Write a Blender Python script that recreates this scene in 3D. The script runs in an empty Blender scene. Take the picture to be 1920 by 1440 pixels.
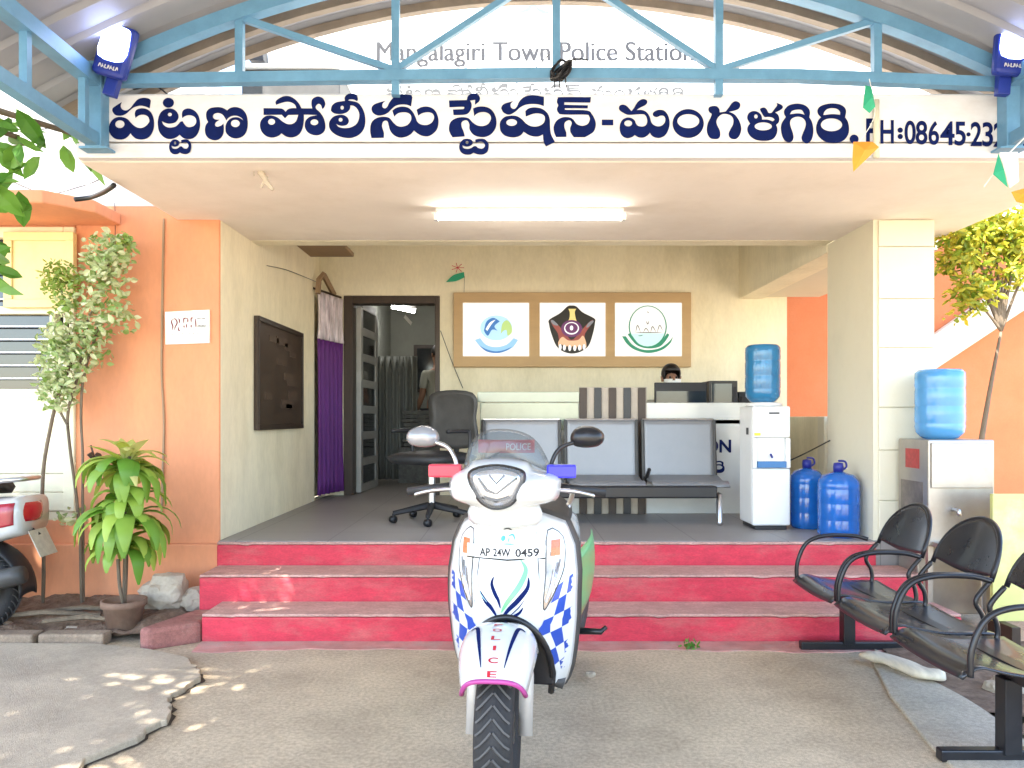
import bpy, bmesh, math, random
from mathutils import Vector, Matrix, noise
random.seed(7)
R = math.radians
scene = bpy.context.scene
C = scene.collection
F = 1442.0; CX = 960.0; HY = 784.0; CZ = 1.27

# ------------------------------------------------------------------ camera, sky, sun, exposure
cam = bpy.data.objects.new("camera", bpy.data.cameras.new("camera")); C.objects.link(cam)
cam.location = (0, 0, CZ); cam.rotation_euler = (R(90), 0, 0)
cam.data.sensor_width = 36; cam.data.lens = F / 1920 * 36; cam.data.shift_y = 64 / 1920
cam.data.clip_start = 0.05; cam.data.clip_end = 2000
scene.camera = cam
SUN_DIR = Vector((-0.34, -0.46, 0.82)).normalized()
elev = math.asin(SUN_DIR.z); azim = math.atan2(SUN_DIR.x, SUN_DIR.y)
w = bpy.data.worlds.new("World"); scene.world = w; w.use_nodes = True
nt = w.node_tree
sky = nt.nodes.new("ShaderNodeTexSky"); sky.sky_type = 'NISHITA'; sky.sun_disc = False
sky.sun_elevation = elev; sky.sun_rotation = azim
bg = nt.nodes["Background"]; bg.inputs[1].default_value = 0.15
nt.links.new(sky.outputs[0], bg.inputs[0])
sl = bpy.data.lights.new("sun", 'SUN'); sl.energy = 3.0; sl.angle = R(0.5); sl.color = (1, .95, .86)
so = bpy.data.objects.new("sun", sl); C.objects.link(so)
so.rotation_euler = (-SUN_DIR).to_track_quat('-Z', 'Y').to_euler()
scene.view_settings.view_transform = 'Standard'; scene.view_settings.look = 'None'
scene.view_settings.exposure = 2.9; scene.view_settings.gamma = 1

# ------------------------------------------------------------------ materials
def M(name, col, rough=.6, metal=0., var=.10, scale=6., bump=0., bscale=80., stretch=(1, 1, 1), stain=None,
      stain_amt=.5, stain_scale=2., emit=0., trans=0., alpha=1., coat=0., ior=1.45, speck=0., spsc=260., spec=None):
    m = bpy.data.materials.new(name); m.use_nodes = True
    n = m.node_tree.nodes; l = m.node_tree.links; p = n["Principled BSDF"]
    p.inputs["Roughness"].default_value = rough; p.inputs["Metallic"].default_value = metal
    p.inputs["IOR"].default_value = ior
    if coat: p.inputs["Coat Weight"].default_value = coat; p.inputs["Coat Roughness"].default_value = .05
    if spec is not None: p.inputs["Specular IOR Level"].default_value = spec
    c = (*col, 1)
    p.inputs["Base Color"].default_value = c
    tc = n.new("ShaderNodeTexCoord"); mp = n.new("ShaderNodeMapping"); mp.inputs["Scale"].default_value = stretch
    l.new(tc.outputs["Object"], mp.inputs[0])
    if var:
        a = n.new("ShaderNodeTexNoise"); a.inputs["Scale"].default_value = scale; a.inputs["Detail"].default_value = 6
        a.inputs["Roughness"].default_value = .65
        l.new(mp.outputs[0], a.inputs[0])
        r = n.new("ShaderNodeMapRange"); r.inputs[1].default_value = .3; r.inputs[2].default_value = .7
        r.inputs[3].default_value = 1 - var; r.inputs[4].default_value = 1 + var
        l.new(a.outputs[0], r.inputs[0])
        v = n.new("ShaderNodeHueSaturation"); v.inputs["Color"].default_value = c
        l.new(r.outputs[0], v.inputs["Value"]); out = v.outputs[0]
        if stain:
            b = n.new("ShaderNodeTexNoise"); b.inputs["Scale"].default_value = stain_scale; b.inputs["Detail"].default_value = 8
            b.inputs["Roughness"].default_value = .7
            l.new(mp.outputs[0], b.inputs[0])
            r2 = n.new("ShaderNodeMapRange"); r2.inputs[1].default_value = .48; r2.inputs[2].default_value = .75
            r2.inputs[4].default_value = stain_amt; l.new(b.outputs[0], r2.inputs[0])
            x = n.new("ShaderNodeMix"); x.data_type = 'RGBA'; l.new(r2.outputs[0], x.inputs[0])
            l.new(out, x.inputs[6]); x.inputs[7].default_value = (*stain, 1); out = x.outputs[2]
        if speck:
            for sc_, am in ((spsc, speck), (spsc * .22, speck * .7)):
                b = n.new("ShaderNodeTexNoise"); b.inputs["Scale"].default_value = sc_; b.inputs["Detail"].default_value = 3
                l.new(mp.outputs[0], b.inputs[0]); r3 = n.new("ShaderNodeMapRange"); r3.inputs[1].default_value = .3; r3.inputs[2].default_value = .7
                r3.inputs[3].default_value = 1 - am; r3.inputs[4].default_value = 1 + am; l.new(b.outputs[0], r3.inputs[0])
                h = n.new("ShaderNodeHueSaturation"); l.new(out, h.inputs["Color"]); l.new(r3.outputs[0], h.inputs["Value"]); out = h.outputs[0]
        l.new(out, p.inputs["Base Color"])
        rr = n.new("ShaderNodeMapRange"); rr.inputs[3].default_value = max(0, rough - .08); rr.inputs[4].default_value = min(1, rough + .1)
        l.new(a.outputs[0], rr.inputs[0]); l.new(rr.outputs[0], p.inputs["Roughness"])
    if bump:
        b = n.new("ShaderNodeTexNoise"); b.inputs["Scale"].default_value = bscale; b.inputs["Detail"].default_value = 5
        l.new(mp.outputs[0], b.inputs[0])
        k = n.new("ShaderNodeBump"); k.inputs["Strength"].default_value = bump; k.inputs["Distance"].default_value = .01
        l.new(b.outputs[0], k.inputs["Height"]); l.new(k.outputs[0], p.inputs["Normal"])
    if emit:
        p.inputs["Emission Color"].default_value = c; p.inputs["Emission Strength"].default_value = emit
    if trans: p.inputs["Transmission Weight"].default_value = trans
    if alpha < 1: p.inputs["Alpha"].default_value = alpha
    return m

def leaf_mat(name, col, col2, trans=.5):
    m = bpy.data.materials.new(name); m.use_nodes = True
    n = m.node_tree.nodes; l = m.node_tree.links; p = n["Principled BSDF"]
    g = n.new("ShaderNodeNewGeometry"); x = n.new("ShaderNodeMix"); x.data_type = 'RGBA'
    x.inputs[6].default_value = (*col, 1); x.inputs[7].default_value = (*col2, 1)
    l.new(g.outputs["Random Per Island"], x.inputs[0]); l.new(x.outputs[2], p.inputs["Base Color"])
    p.inputs["Roughness"].default_value = .45
    t = n.new("ShaderNodeBsdfTranslucent"); l.new(x.outputs[2], t.inputs[0])
    a = n.new("ShaderNodeMixShader"); a.inputs[0].default_value = trans * .6
    l.new(p.outputs[0], a.inputs[1]); l.new(t.outputs[0], a.inputs[2])
    l.new(a.outputs[0], n["Material Output"].inputs[0])
    return m

def tile_mat(name, col, joint, size):
    m = M(name, col, .42, var=.06, scale=1.5, stain=(col[0]*.6, col[1]*.55, col[2]*.5), stain_amt=.15, stain_scale=2.2)
    n = m.node_tree.nodes; l = m.node_tree.links; p = n["Principled BSDF"]
    src = p.inputs["Base Color"].links[0].from_socket
    tc = [k for k in n if k.type == 'TEX_COORD'][0]
    b = n.new("ShaderNodeTexBrick"); b.offset = 0; b.inputs["Scale"].default_value = 1; b.inputs["Brick Width"].default_value = size
    b.inputs["Row Height"].default_value = size; b.inputs["Mortar Size"].default_value = .004
    l.new(tc.outputs["Object"], b.inputs[0])
    x = n.new("ShaderNodeMix"); x.data_type = 'RGBA'; l.new(b.outputs["Fac"], x.inputs[0]); l.new(src, x.inputs[6])
    x.inputs[7].default_value = (*joint, 1); l.new(x.outputs[2], p.inputs["Base Color"])
    return m

concrete = M("concrete", (.48, .385, .265), .88, var=.16, scale=2.2, speck=.28, bump=.4, bscale=320, stain=(.25, .19, .13), stain_amt=.7, stain_scale=.9)
slab_conc = M("slab_concrete", (.42, .35, .26), .88, var=.16, scale=2.2, speck=.14, bump=.45, bscale=220, stain=(.17, .145, .11), stain_amt=.6, stain_scale=1.7)
strip_conc = M("strip_concrete", (.43, .37, .28), .88, speck=.22,  var=.14, scale=3, bump=.3, bscale=90, stain=(.24, .22, .18), stain_amt=.5)
soil_m = M("soil", (.16, .105, .07), .95, var=.35, scale=18, bump=1., bscale=60, stain=(.30, .22, .16), stain_amt=.6, stain_scale=9)
orange = M("orange_plaster", (.70, .29, .145), .8, speck=.03, spsc=50, var=.10, scale=2.2, bump=.12, bscale=40, stretch=(1, 1, .35), stain=(.55, .25, .14), stain_amt=.5, stain_scale=2)
cream = M("cream_plaster", (.82, .75, .55), .75, var=.05, scale=2.5, bump=.15, bscale=30, stretch=(1, 1, .4), stain=(.58, .52, .32), stain_amt=.55, stain_scale=2.6, speck=.03, spsc=40)
cream2 = M("column_cream", (.70, .65, .50), .7, stain=(.55, .50, .36), stain_amt=.4, stain_scale=3, var=.05, scale=3, bump=.06, bscale=50)
soffit_m = M("soffit_paint", (.83, .75, .66), .85, var=.05, scale=1.6, bump=.08, bscale=30, stain=(.60, .50, .38), stain_amt=.35, stain_scale=1.3)
white_wall = M("white_limewash", (.80, .79, .75), .85, var=.03, scale=3)
sign_white = M("sign_white_paint", (.72, .71, .72), .7, var=.06, scale=4, bump=.1, bscale=40, stretch=(.4, 1, 1), stain=(.42, .40, .38), stain_amt=.5, stain_scale=3.5)
navy = M("navy_lettering", (.003, .010, .075), .8, spec=.15, var=.25, scale=9)
red_paint = M("crimson_step_paint", (.53, .030, .056), .6, var=.16, scale=5, bump=.25, bscale=70, stain=(.46, .17, .14), stain_amt=.75, stain_scale=3.2, speck=.12, spsc=120, stretch=(.6, 1, 1.6))
tread_m = M("worn_tread", (.45, .26, .22), .8, speck=.2, spsc=160, var=.18, scale=5, bump=.15, bscale=70, stain=(.52, .33, .27), stain_amt=.7, stain_scale=4, stretch=(.4, 1, 1))
floor_m = tile_mat("grey_floor_tile", (.27, .25, .235), (.17, .16, .15), .6)
blue_steel = M("blue_steel_paint", (.12, .28, .44), .4, var=.12, scale=8, stain=(.05, .16, .30), stain_amt=.4, stain_scale=5)
roof_m = M("grey_roof_sheet", (.30, .31, .34), .45, var=.08, scale=2)
black = M("black_paint", (.012, .012, .014), .3, var=.2, scale=10)
black_seat = M("black_enamel_plate", (.02, .02, .023), .28, var=.25, scale=7, coat=.4)
plastic_blk = M("black_plastic", (.018, .018, .02), .5, var=.2, scale=20)
dark_grey = M("charcoal_plastic", (.05, .048, .045), .5, var=.2, scale=12)
rubber = M("tyre_rubber", (.022, .021, .021), .75, var=.3, scale=20, bump=.2)
white_gloss = M("white_body_paint", (.56, .57, .56), .2, var=.04, scale=4, coat=.6, stain=(.46, .44, .40), stain_amt=.35, stain_scale=6)
white_plastic = M("white_plastic", (.70, .70, .68), .35, var=.03, scale=5)
silver = M("silver_metal", (.60, .60, .62), .3, 1., var=.1, scale=10)
steel_sheet = M("stainless_sheet", (.40, .37, .33), .34, .7, var=.2, scale=2, stain=(.30, .26, .22), stain_amt=.6, stain_scale=3)
mesh_grey = M("grey_perforated_metal", (.23, .235, .245), .4, .3, var=.06, scale=3)
wood_dk = M("dark_brown_wood", (.045, .028, .018), .45, var=.3, scale=5, stretch=(3, 3, .5))
wood_tan = M("tan_board", (.50, .34, .17), .6, var=.08, scale=4, stretch=(.5, 1, 2))
brown_pn = M("brown_panel", (.30, .20, .115), .6, var=.12, scale=4)
cyan_jar = M("blue_bottle", (.03, .20, .40), .15, var=.12, scale=9, trans=.25, coat=.3)
light_jar = M("pale_blue_bottle", (.10, .36, .68), .15, var=.1, scale=6, trans=.3, coat=.3)
deep_jar = M("deep_blue_bottle", (.02, .19, .66), .10, var=.12, scale=9, trans=.5, coat=.3)
cap_blue = M("dark_blue_cap", (.015, .02, .20), .4)
purple = M("purple_cloth", (.11, .022, .17), .7, var=.2, scale=4, stretch=(6, 6, .3))
sheer = M("white_sheer", (.62, .55, .58), .8, var=.45, scale=7, stretch=(5, 5, .6), stain=(.14, .08, .12), stain_amt=.8, stain_scale=4)
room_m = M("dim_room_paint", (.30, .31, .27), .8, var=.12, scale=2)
grey_cloth = M("grey_pleated_cloth", (.20, .21, .19), .8, var=.2, scale=3, stretch=(8, 8, .4))
glass_dk = M("dark_glass", (.02, .025, .03), .06, var=.3, scale=3, coat=.5)
yellow_pt = M("yellow_shutter_paint", (.78, .62, .29), .6, var=.08, scale=5, bump=.1, stain=(.62, .45, .14), stain_amt=.4)
cream_pt = M("cream_wood_paint", (.80, .74, .52), .6, var=.06, scale=5, bump=.1, stretch=(1, 1, 3))
paper = M("white_paper", (.82, .80, .76), .7, var=.02)
maroon_ink = M("maroon_ink", (.18, .02, .035), .6)
black_ink = M("black_ink", (.015, .015, .018), .6)
stone_m = M("rough_stone", (.42, .36, .28), .9, var=.3, scale=6, bump=.6, bscale=25, stain=(.22, .17, .13), stain_amt=.6, stain_scale=5)
pot_m = M("clay_pot", (.20, .12, .08), .8, var=.25, scale=8, stain=(.34, .26, .19), stain_amt=.5, stain_scale=6)
bark = M("bark", (.16, .12, .08), .9, var=.35, scale=14, bump=.6, stretch=(1, 1, .3))
leaf_drac = leaf_mat("broad_leaf", (.10, .26, .02), (.44, .58, .09))
leaf_drac_y = leaf_mat("pale_young_leaf", (.40, .50, .06), (.62, .60, .22))
leaf_vine = leaf_mat("variegated_leaf", (.22, .36, .08), (.70, .72, .46))
leaf_lime = leaf_mat("lime_leaf", (.20, .34, .06), (.36, .45, .09))
leaf_yel = leaf_mat("yellow_green_leaf", (.16, .27, .02), (.62, .52, .05))
leaf_tree = leaf_mat("tree_leaf", (.06, .19, .02), (.17, .34, .05))
chk_blue = M("checker_blue", (.012, .055, .33), .3, coat=.4)
lt_green = M("mint_green_paint", (.12, .46, .17), .3, coat=.4, var=.04)
police_red = M("red_lens", (.62, .03, .06), .3, coat=.3, var=.06)
police_blue = M("blue_lens", (.02, .02, .62), .3, coat=.3, var=.06)
smoke = M("smoked_screen", (.10, .115, .12), .08, var=0, alpha=.42, coat=.3)
chrome = M("chrome_reflector", (.58, .59, .61), .2, 1., var=.2, scale=14)
clear_lens = M("clear_lens", (.85, .87, .9), .05, var=0, alpha=.15, coat=.6)
orange_lens = M("orange_lens", (.60, .14, .05), .25, coat=.4)
skin_m = M("skin", (.30, .16, .10), .55, var=.06)
hair_m = M("hair", (.015, .012, .011), .5, var=.3, scale=30)
shirt_m = M("pale_shirt", (.40, .40, .34), .8, var=.05)
trouser_m = M("dark_trousers", (.05, .05, .06), .8)
green_cloth = M("green_flag_cloth", (.03, .36, .20), .7, var=.08)
orange_cloth = M("orange_flag_cloth", (.85, .30, .03), .7, var=.08)
white_cloth = M("white_flag_cloth", (.80, .80, .76), .8)
def lit(name, col, e=.115):
    m = M(name, tuple(x * .25 for x in col), .5, var=0, emit=e)
    m.node_tree.nodes["Principled BSDF"].inputs["Emission Color"].default_value = (*col, 1); return m
lamp_white = M("lit_led", (.45, .55, 1), .4, var=0, emit=2.2)
tube_m = M("lit_tube", (1, .98, .93), .4, var=0, emit=7.0)
lightbox = lit("lit_panel", (1, .96, .90), .125)
flood_blue = M("flood_housing_blue", (.012, .03, .24), .4)

board_y = M("yellow_board", (.58, .56, .20), .6, var=.12, scale=2, stain=(.62, .62, .52), stain_amt=.8, stain_scale=1.5)


def W(px, py, Y): return Vector(((px - CX) * Y / F, Y, CZ - (py - HY) * Y / F))
def nb(): return bmesh.new()
def box(bm, x0, x1, y0, y1, z0, z1, mi=0):
    r = bmesh.ops.create_cube(bm, size=1)
    for v in r['verts']:
        v.co = Vector((x0 + (v.co.x + .5) * (x1 - x0), y0 + (v.co.y + .5) * (y1 - y0), z0 + (v.co.z + .5) * (z1 - z0)))
    for f in {f for v in r['verts'] for f in v.link_faces}: f.material_index = mi
    return r['verts']
def obox(bm, c, ax, ay, az):
    r = bmesh.ops.create_cube(bm, size=1)
    for v in r['verts']: v.co = Vector(c) + Vector(ax) * v.co.x + Vector(ay) * v.co.y + Vector(az) * v.co.z
def smooth_pts(pts, k=5, closed=False):
    P = [Vector(p) for p in pts]; n = len(P); o = []
    for i in range(n if closed else n - 1):
        a, b, c, d = (P[(i + j) % n] if closed else P[min(max(i + j, 0), n - 1)] for j in (-1, 0, 1, 2))
        for s in range(k):
            t = s / k
            o.append(.5 * ((2 * b) + (c - a) * t + (2 * a - 5 * b + 4 * c - d) * t * t + (3 * b - a - 3 * c + d) * t ** 3))
    if not closed: o.append(P[-1])
    return o
def tube(bm, pts, r, n=8, square=False, cap=True):
    P = [Vector(p) for p in pts]; rs = r if isinstance(r, (list, tuple)) else [r] * len(P)
    if square: n = 4
    rings = []; up = None
    for i, p in enumerate(P):
        t = (P[min(i + 1, len(P) - 1)] - P[max(i - 1, 0)]).normalized()
        if up is None:
            up = Vector((0, 0, 1)) if abs(t.z) < .9 else Vector((0, 1, 0))
        u = (up - t * up.dot(t)).normalized(); up = u; v = t.cross(u)
        o = math.pi / 4 if square else 0; q = math.sqrt(2) if square else 1
        rings.append([bm.verts.new(p + (u * math.cos(o + 2 * math.pi * k / n) + v * math.sin(o + 2 * math.pi * k / n)) * rs[i] * q) for k in range(n)])
    for a, b in zip(rings, rings[1:]):
        for k in range(n): bm.faces.new((a[k], a[(k + 1) % n], b[(k + 1) % n], b[k]))
    if cap: bm.faces.new(rings[0][::-1]); bm.faces.new(rings[-1])
def lathe(bm, prof, c, n=28, axis='z', cap=True):
    c = Vector(c); rings = []
    for r, h in prof:
        ring = []
        for k in range(n):
            a = 2 * math.pi * k / n
            if axis == 'z': ring.append(bm.verts.new(c + Vector((r * math.cos(a), r * math.sin(a), h))))
            elif axis == 'x': ring.append(bm.verts.new(c + Vector((h, r * math.cos(a), r * math.sin(a)))))
            else: ring.append(bm.verts.new(c + Vector((r * math.cos(a), h, r * math.sin(a)))))
        rings.append(ring)
    for a, b in zip(rings, rings[1:]):
        for k in range(n): bm.faces.new((a[k], a[(k + 1) % n], b[(k + 1) % n], b[k]))
    if cap: bm.faces.new(rings[0][::-1]); bm.faces.new(rings[-1])
def prism(bm, poly, y0, y1):           # polygon in x,z pushed along y
    a = [bm.verts.new((x, y0, z)) for x, z in poly]; b = [bm.verts.new((x, y1, z)) for x, z in poly]
    bm.faces.new(a); bm.faces.new(b[::-1]); n = len(a)
    for i in range(n): bm.faces.new((a[i], b[i], b[(i + 1) % n], a[(i + 1) % n]))
def slab(bm, poly, z0, z1):            # polygon in x,y pushed along z
    a = [bm.verts.new((x, y, z0)) for x, y in poly]; b = [bm.verts.new((x, y, z1)) for x, y in poly]
    bm.faces.new(a[::-1]); bm.faces.new(b); n = len(a)
    for i in range(n): bm.faces.new((a[i], a[(i + 1) % n], b[(i + 1) % n], b[i]))
def pillow(bm, outline, yf, bulge, back=.0, rings=6, k=4, pw=.5, smooth=True, back_scale=.9):
    P = [Vector((x, 0, z)) for x, z in outline]
    if smooth: P = smooth_pts(P, k, True)
    c = sum(P, Vector()) / len(P); prev = None; n = len(P)
    first = None
    for i in range(rings + 1):
        s = 1 - i / rings
        y = yf - bulge * (max(0, 1 - s * s)) ** pw
        if s == 0:
            v = bm.verts.new((c.x, y, c.z))
            for q in range(n): bm.faces.new((prev[q], prev[(q + 1) % n], v))
            break
        ring = [bm.verts.new((c.x + (p.x - c.x) * s, y, c.z + (p.z - c.z) * s)) for p in P]
        if prev:
            for q in range(n): bm.faces.new((prev[q], prev[(q + 1) % n], ring[(q + 1) % n], ring[q]))
        else: first = ring
        prev = ring
    if back:
        ring = [bm.verts.new((c.x + (p.x - c.x) * back_scale, yf + back, c.z + (p.z - c.z) * back_scale)) for p in P]
        for q in range(n): bm.faces.new((first[(q + 1) % n], first[q], ring[q], ring[(q + 1) % n]))
        bm.faces.new(ring)
def grid(bm, fn, nu, nv, mi=None):
    vs = [[bm.verts.new(fn(i / nu, j / nv)) for j in range(nv + 1)] for i in range(nu + 1)]
    for i in range(nu):
        for j in range(nv):
            f = bm.faces.new((vs[i][j], vs[i + 1][j], vs[i + 1][j + 1], vs[i][j + 1]))
            if mi: f.material_index = mi(i, j)
    return vs
def obj(name, bm, mats, parent=None, smooth=False, bevel=0, solid=0, label=None, sub=0, fixn=True):
    if fixn: bmesh.ops.recalc_face_normals(bm, faces=bm.faces)
    me = bpy.data.meshes.new(name); bm.to_mesh(me); bm.free()
    for m in (mats if isinstance(mats, (list, tuple)) else [mats]): me.materials.append(m)
    o = bpy.data.objects.new(name, me); C.objects.link(o)
    if smooth:
        for p in me.polygons: p.use_smooth = True
    if parent: o.parent = parent
    if solid:
        s = o.modifiers.new("s", 'SOLIDIFY'); s.thickness = solid; s.offset = 0
    if bevel:
        b = o.modifiers.new("b", 'BEVEL'); b.width = bevel; b.segments = 2; b.limit_method = 'ANGLE'; b.angle_limit = R(40)
    if sub:
        s = o.modifiers.new("u", 'SUBSURF'); s.levels = s.render_levels = sub
    if label: o['label'] = label
    return o
def tag(o, label, cat, group=None):
    o['label'] = label; o['category'] = cat
    if group: o['group'] = group
    return o
def thing(name, label, cat, loc=(0, 0, 0), rz=0, group=None):
    o = bpy.data.objects.new(name, None); C.objects.link(o); o.empty_display_size = .1
    o.location = loc; o.rotation_euler = (0, 0, rz)
    return tag(o, label, cat, group)
def struct(name, bm, mats, **k):
    o = obj(name, bm, mats, **k); o['kind'] = 'structure'; return o
def bx(name, mats, parent, *b, bevel=.004, **k):
    bm = nb(); box(bm, *b); return obj(name, bm, mats, parent, bevel=bevel, **k)
# flat filled shapes ------------------------------------------------
def spl(pts, k=6):
    """closed outline; a point with a third element is a corner"""
    n = len(pts); out = []
    for i in range(n):
        a, b, c, d = pts[i - 1], pts[i], pts[(i + 1) % n], pts[(i + 2) % n]
        A, B, Cc, D = (Vector(q[:2]) for q in (a, b, c, d))
        if len(b) > 2: A = B + (B - Cc) * .3
        if len(c) > 2: D = Cc + (Cc - B) * .3
        if len(b) > 2 and len(c) > 2: out.append(B); continue
        for s in range(k):
            t = s / k
            out.append(.5 * ((2 * B) + (Cc - A) * t + (2 * A - 5 * B + 4 * Cc - D) * t * t + (3 * B - A - 3 * Cc + D) * t ** 3))
    return out
def ell(cx, cy, rx, ry, n=28): return [Vector((cx + rx * math.cos(2 * math.pi * i / n), cy + ry * math.sin(2 * math.pi * i / n))) for i in range(n)]
def fill_mesh(loops, extrude=0.):
    """loops of 2-D points (x, z), filled, facing -y"""
    cu = bpy.data.curves.new("c", 'CURVE'); cu.dimensions = '2D'; cu.fill_mode = 'BOTH' if extrude else 'FRONT'; cu.extrude = extrude
    for L in loops:
        s = cu.splines.new('POLY'); s.points.add(len(L) - 1); s.use_cyclic_u = True
        for p, q in zip(s.points, L): p.co = (q[0], q[1], 0, 1)
    o = bpy.data.objects.new("c", cu); C.objects.link(o)
    dg = bpy.context.evaluated_depsgraph_get(); me = bpy.data.meshes.new_from_object(o.evaluated_get(dg))
    bpy.data.objects.remove(o); bpy.data.curves.remove(cu)
    return me
def text_mesh(body, offset=0., extrude=0.):
    cu = bpy.data.curves.new("t", 'FONT'); cu.body = body; cu.offset = offset; cu.size = 1; cu.extrude = extrude
    o = bpy.data.objects.new("t", cu); C.objects.link(o)
    dg = bpy.context.evaluated_depsgraph_get(); me = bpy.data.meshes.new_from_object(o.evaluated_get(dg))
    bpy.data.objects.remove(o); bpy.data.curves.remove(cu)
    return me
def add_mesh(bm, me, fn):
    vs = [bm.verts.new(fn(v.co)) for v in me.vertices]
    for p in me.polygons:
        try: bm.faces.new([vs[i] for i in p.vertices])
        except ValueError: pass
    bpy.data.meshes.remove(me)
def text_into(bm, body, x0, x1, z0, z1, y, offset=0., fn=None, rot=0):
    """fit a text's ink into a rectangle of the plane Y=y"""
    me = text_mesh(body, offset)
    xs = [v.co.x for v in me.vertices]; ys = [v.co.y for v in me.vertices]
    a, b, c, d = min(xs), max(xs), min(ys), max(ys)
    def f(co):
        X = x0 + (co.x - a) / (b - a) * (x1 - x0); Z = z0 + (co.y - c) / (d - c) * (z1 - z0)
        return fn(X, Z) if fn else Vector((X, y, Z))
    add_mesh(bm, me, f)
def text_px(bm, body, a, b, t, u, Y, offset=0.):
    p = W(a, u, Y); q = W(b, t, Y); text_into(bm, body, p.x, q.x, p.z, q.z, Y, offset)
def shape_px(bm, loops, Y, ext=0.):
    L = [[(lambda v: (v.x, v.z))(W(p[0], p[1], Y)) for p in l] for l in loops]
    add_mesh(bm, fill_mesh(L, ext), lambda co: Vector((co.x, Y - co.z, co.y)))
def stroke(bm, pts, wd, fn, k=6):
    """variable-width brush stroke in a 2-D frame mapped by fn(x,z)"""
    P = smooth_pts([Vector((p[0], p[1], 0)) for p in pts], k); n = len(P); L = []
    for i, p in enumerate(P):
        t = (P[min(i + 1, n - 1)] - P[max(i - 1, 0)]).normalized(); nn = Vector((-t.y, t.x, 0)); f = i / (n - 1)
        ww = wd * (math.sin(math.pi * min(max(f, .03), .97)) ** .7) / 2
        L.append((bm.verts.new(fn(p.x + nn.x * ww, p.y + nn.y * ww)), bm.verts.new(fn(p.x - nn.x * ww, p.y - nn.y * ww))))
    for a, b in zip(L, L[1:]): bm.faces.new((a[0], a[1], b[1], b[0]))
def leafy(bm, c, n, rad, size, asp=.5, up=0.):
    c = Vector(c)
    for _ in range(n):
        d = Vector((random.gauss(0, 1), random.gauss(0, 1), random.gauss(0, 1))).normalized() * random.random() ** .45
        p = c + Vector((d.x * rad[0], d.y * rad[1], d.z * rad[2])); s = size * random.uniform(.6, 1.3)
        a = Vector((random.gauss(0, 1), random.gauss(0, 1), random.gauss(0, .7) - up)).normalized()
        b = a.cross(Vector((random.gauss(0, 1), random.gauss(0, 1), random.gauss(0, 1)))).normalized()
        m = a.cross(b) * s * .12
        h = s * asp * .5
        L_ = [p, p + a * s * .22 + b * h * .75, p + a * s * .48 + b * h, p + a * s * .76 + b * h * .62, p + a * s - m * .8,
              p + a * s * .76 - b * h * .62, p + a * s * .48 - b * h, p + a * s * .22 - b * h * .75]
        v = [bm.verts.new(x) for x in L_]; e = bm.verts.new(p + a * s * .3 - m); g = bm.verts.new(p + a * s * .66 - m)
        for f in ((v[0], v[1], e), (v[1], v[2], e), (v[2], g, e), (v[2], v[3], g), (v[3], v[4], g), (v[4], v[5], g), (v[5], v[6], g), (v[6], e, g), (v[6], v[7], e), (v[7], v[0], e)): bm.faces.new(f)
def blade(bm, base, az, elev0, length, width, droop, n=9):
    """a long strap leaf that leaves the stem at elev0 and droops"""
    p = Vector(base); e = elev0; side = Vector((-math.sin(az), math.cos(az), 0)); prev = None
    for i in range(n + 1):
        f = i / n; ww = width * (math.sin(math.pi * min(.97, f * .9 + .08)) ** .75) / 2
        d = Vector((math.cos(az) * math.cos(e), math.sin(az) * math.cos(e), math.sin(e))); nrm = side.cross(d)
        cur = (bm.verts.new(p + side * ww), bm.verts.new(p - nrm * ww * .25), bm.verts.new(p - side * ww))
        if prev:
            bm.faces.new((prev[0], prev[1], cur[1], cur[0])); bm.faces.new((prev[1], prev[2], cur[2], cur[1]))
        prev = cur; p = p + d * length / n; e = max(e - droop / n, R(-88))

# ------------------------------------------------------------------ ground
bm = nb()
def gfn(u, v):
    x = -150 + 300 * u; y = -150 + 400 * v
    return Vector((x, y, 0))
grid(bm, gfn, 30, 40); struct("ground", bm, concrete)
def ragged(pts, amp, k=6):
    return [p + Vector((random.uniform(-amp, amp), random.uniform(-amp, amp), 0)) for p in smooth_pts([Vector((*p, 0)) for p in pts], k, False)]
edge = ragged([(-1.70, 4.02), (-1.58, 3.86), (-1.50, 3.66), (-1.53, 3.45), (-1.44, 3.22), (-1.47, 3.0), (-1.55, 2.75), (-1.42, 2.3), (-1.5, 1.4)], .016)
bm = nb(); slab(bm, [(p.x, p.y) for p in edge] + [(-6, 1.4), (-6, 4.28), (-2.3, 4.24), (-1.95, 4.14)], -.05, .03)
struct("pavement", bm, slab_conc, bevel=.006)
bm = nb(); prev = None
for i, p in enumerate(edge):               # crumbled dark joint along the slab's broken edge
    wd = .012 + .022 * abs(noise.noise(p * 9)); cur = (bm.verts.new((p.x - .01, p.y, .003)), bm.verts.new((p.x + wd, p.y + random.uniform(-.006, .006), .003)))
    if prev: bm.faces.new((prev[0], prev[1], cur[1], cur[0]))
    prev = cur
struct("soil_joint", bm, M("dark_soil", (.06, .045, .032), .95, var=.3, scale=30))
bm = nb()                                  # the earth bed under the orange wall
def soilf(u, v):
    x = -6 + 4.08 * u; y = 4.36 + .68 * v
    return Vector((x, y, .05 + .05 * noise.noise(Vector((x * 5, y * 5, 0))) + .03 * noise.noise(Vector((x * 17, y * 17, 1))) + .07 * v))
grid(bm, soilf, 110, 22); struct("soil", bm, soil_m, smooth=True)
bm = nb()
for i in range(9):
    x0 = -6 + i * .42
    box(bm, x0, x0 + .415 - random.uniform(0, .05), 4.27 + random.uniform(-.01, .01), 4.38, -.02, .06 + random.uniform(-.012, .012))
struct("kerb", bm, M("dusty_kerb", (.27, .20, .14), .9, var=.25, scale=7, speck=.2, bump=.4), bevel=.012)
bm = nb()                                  # right side: earth strip and paler concrete apron
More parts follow.
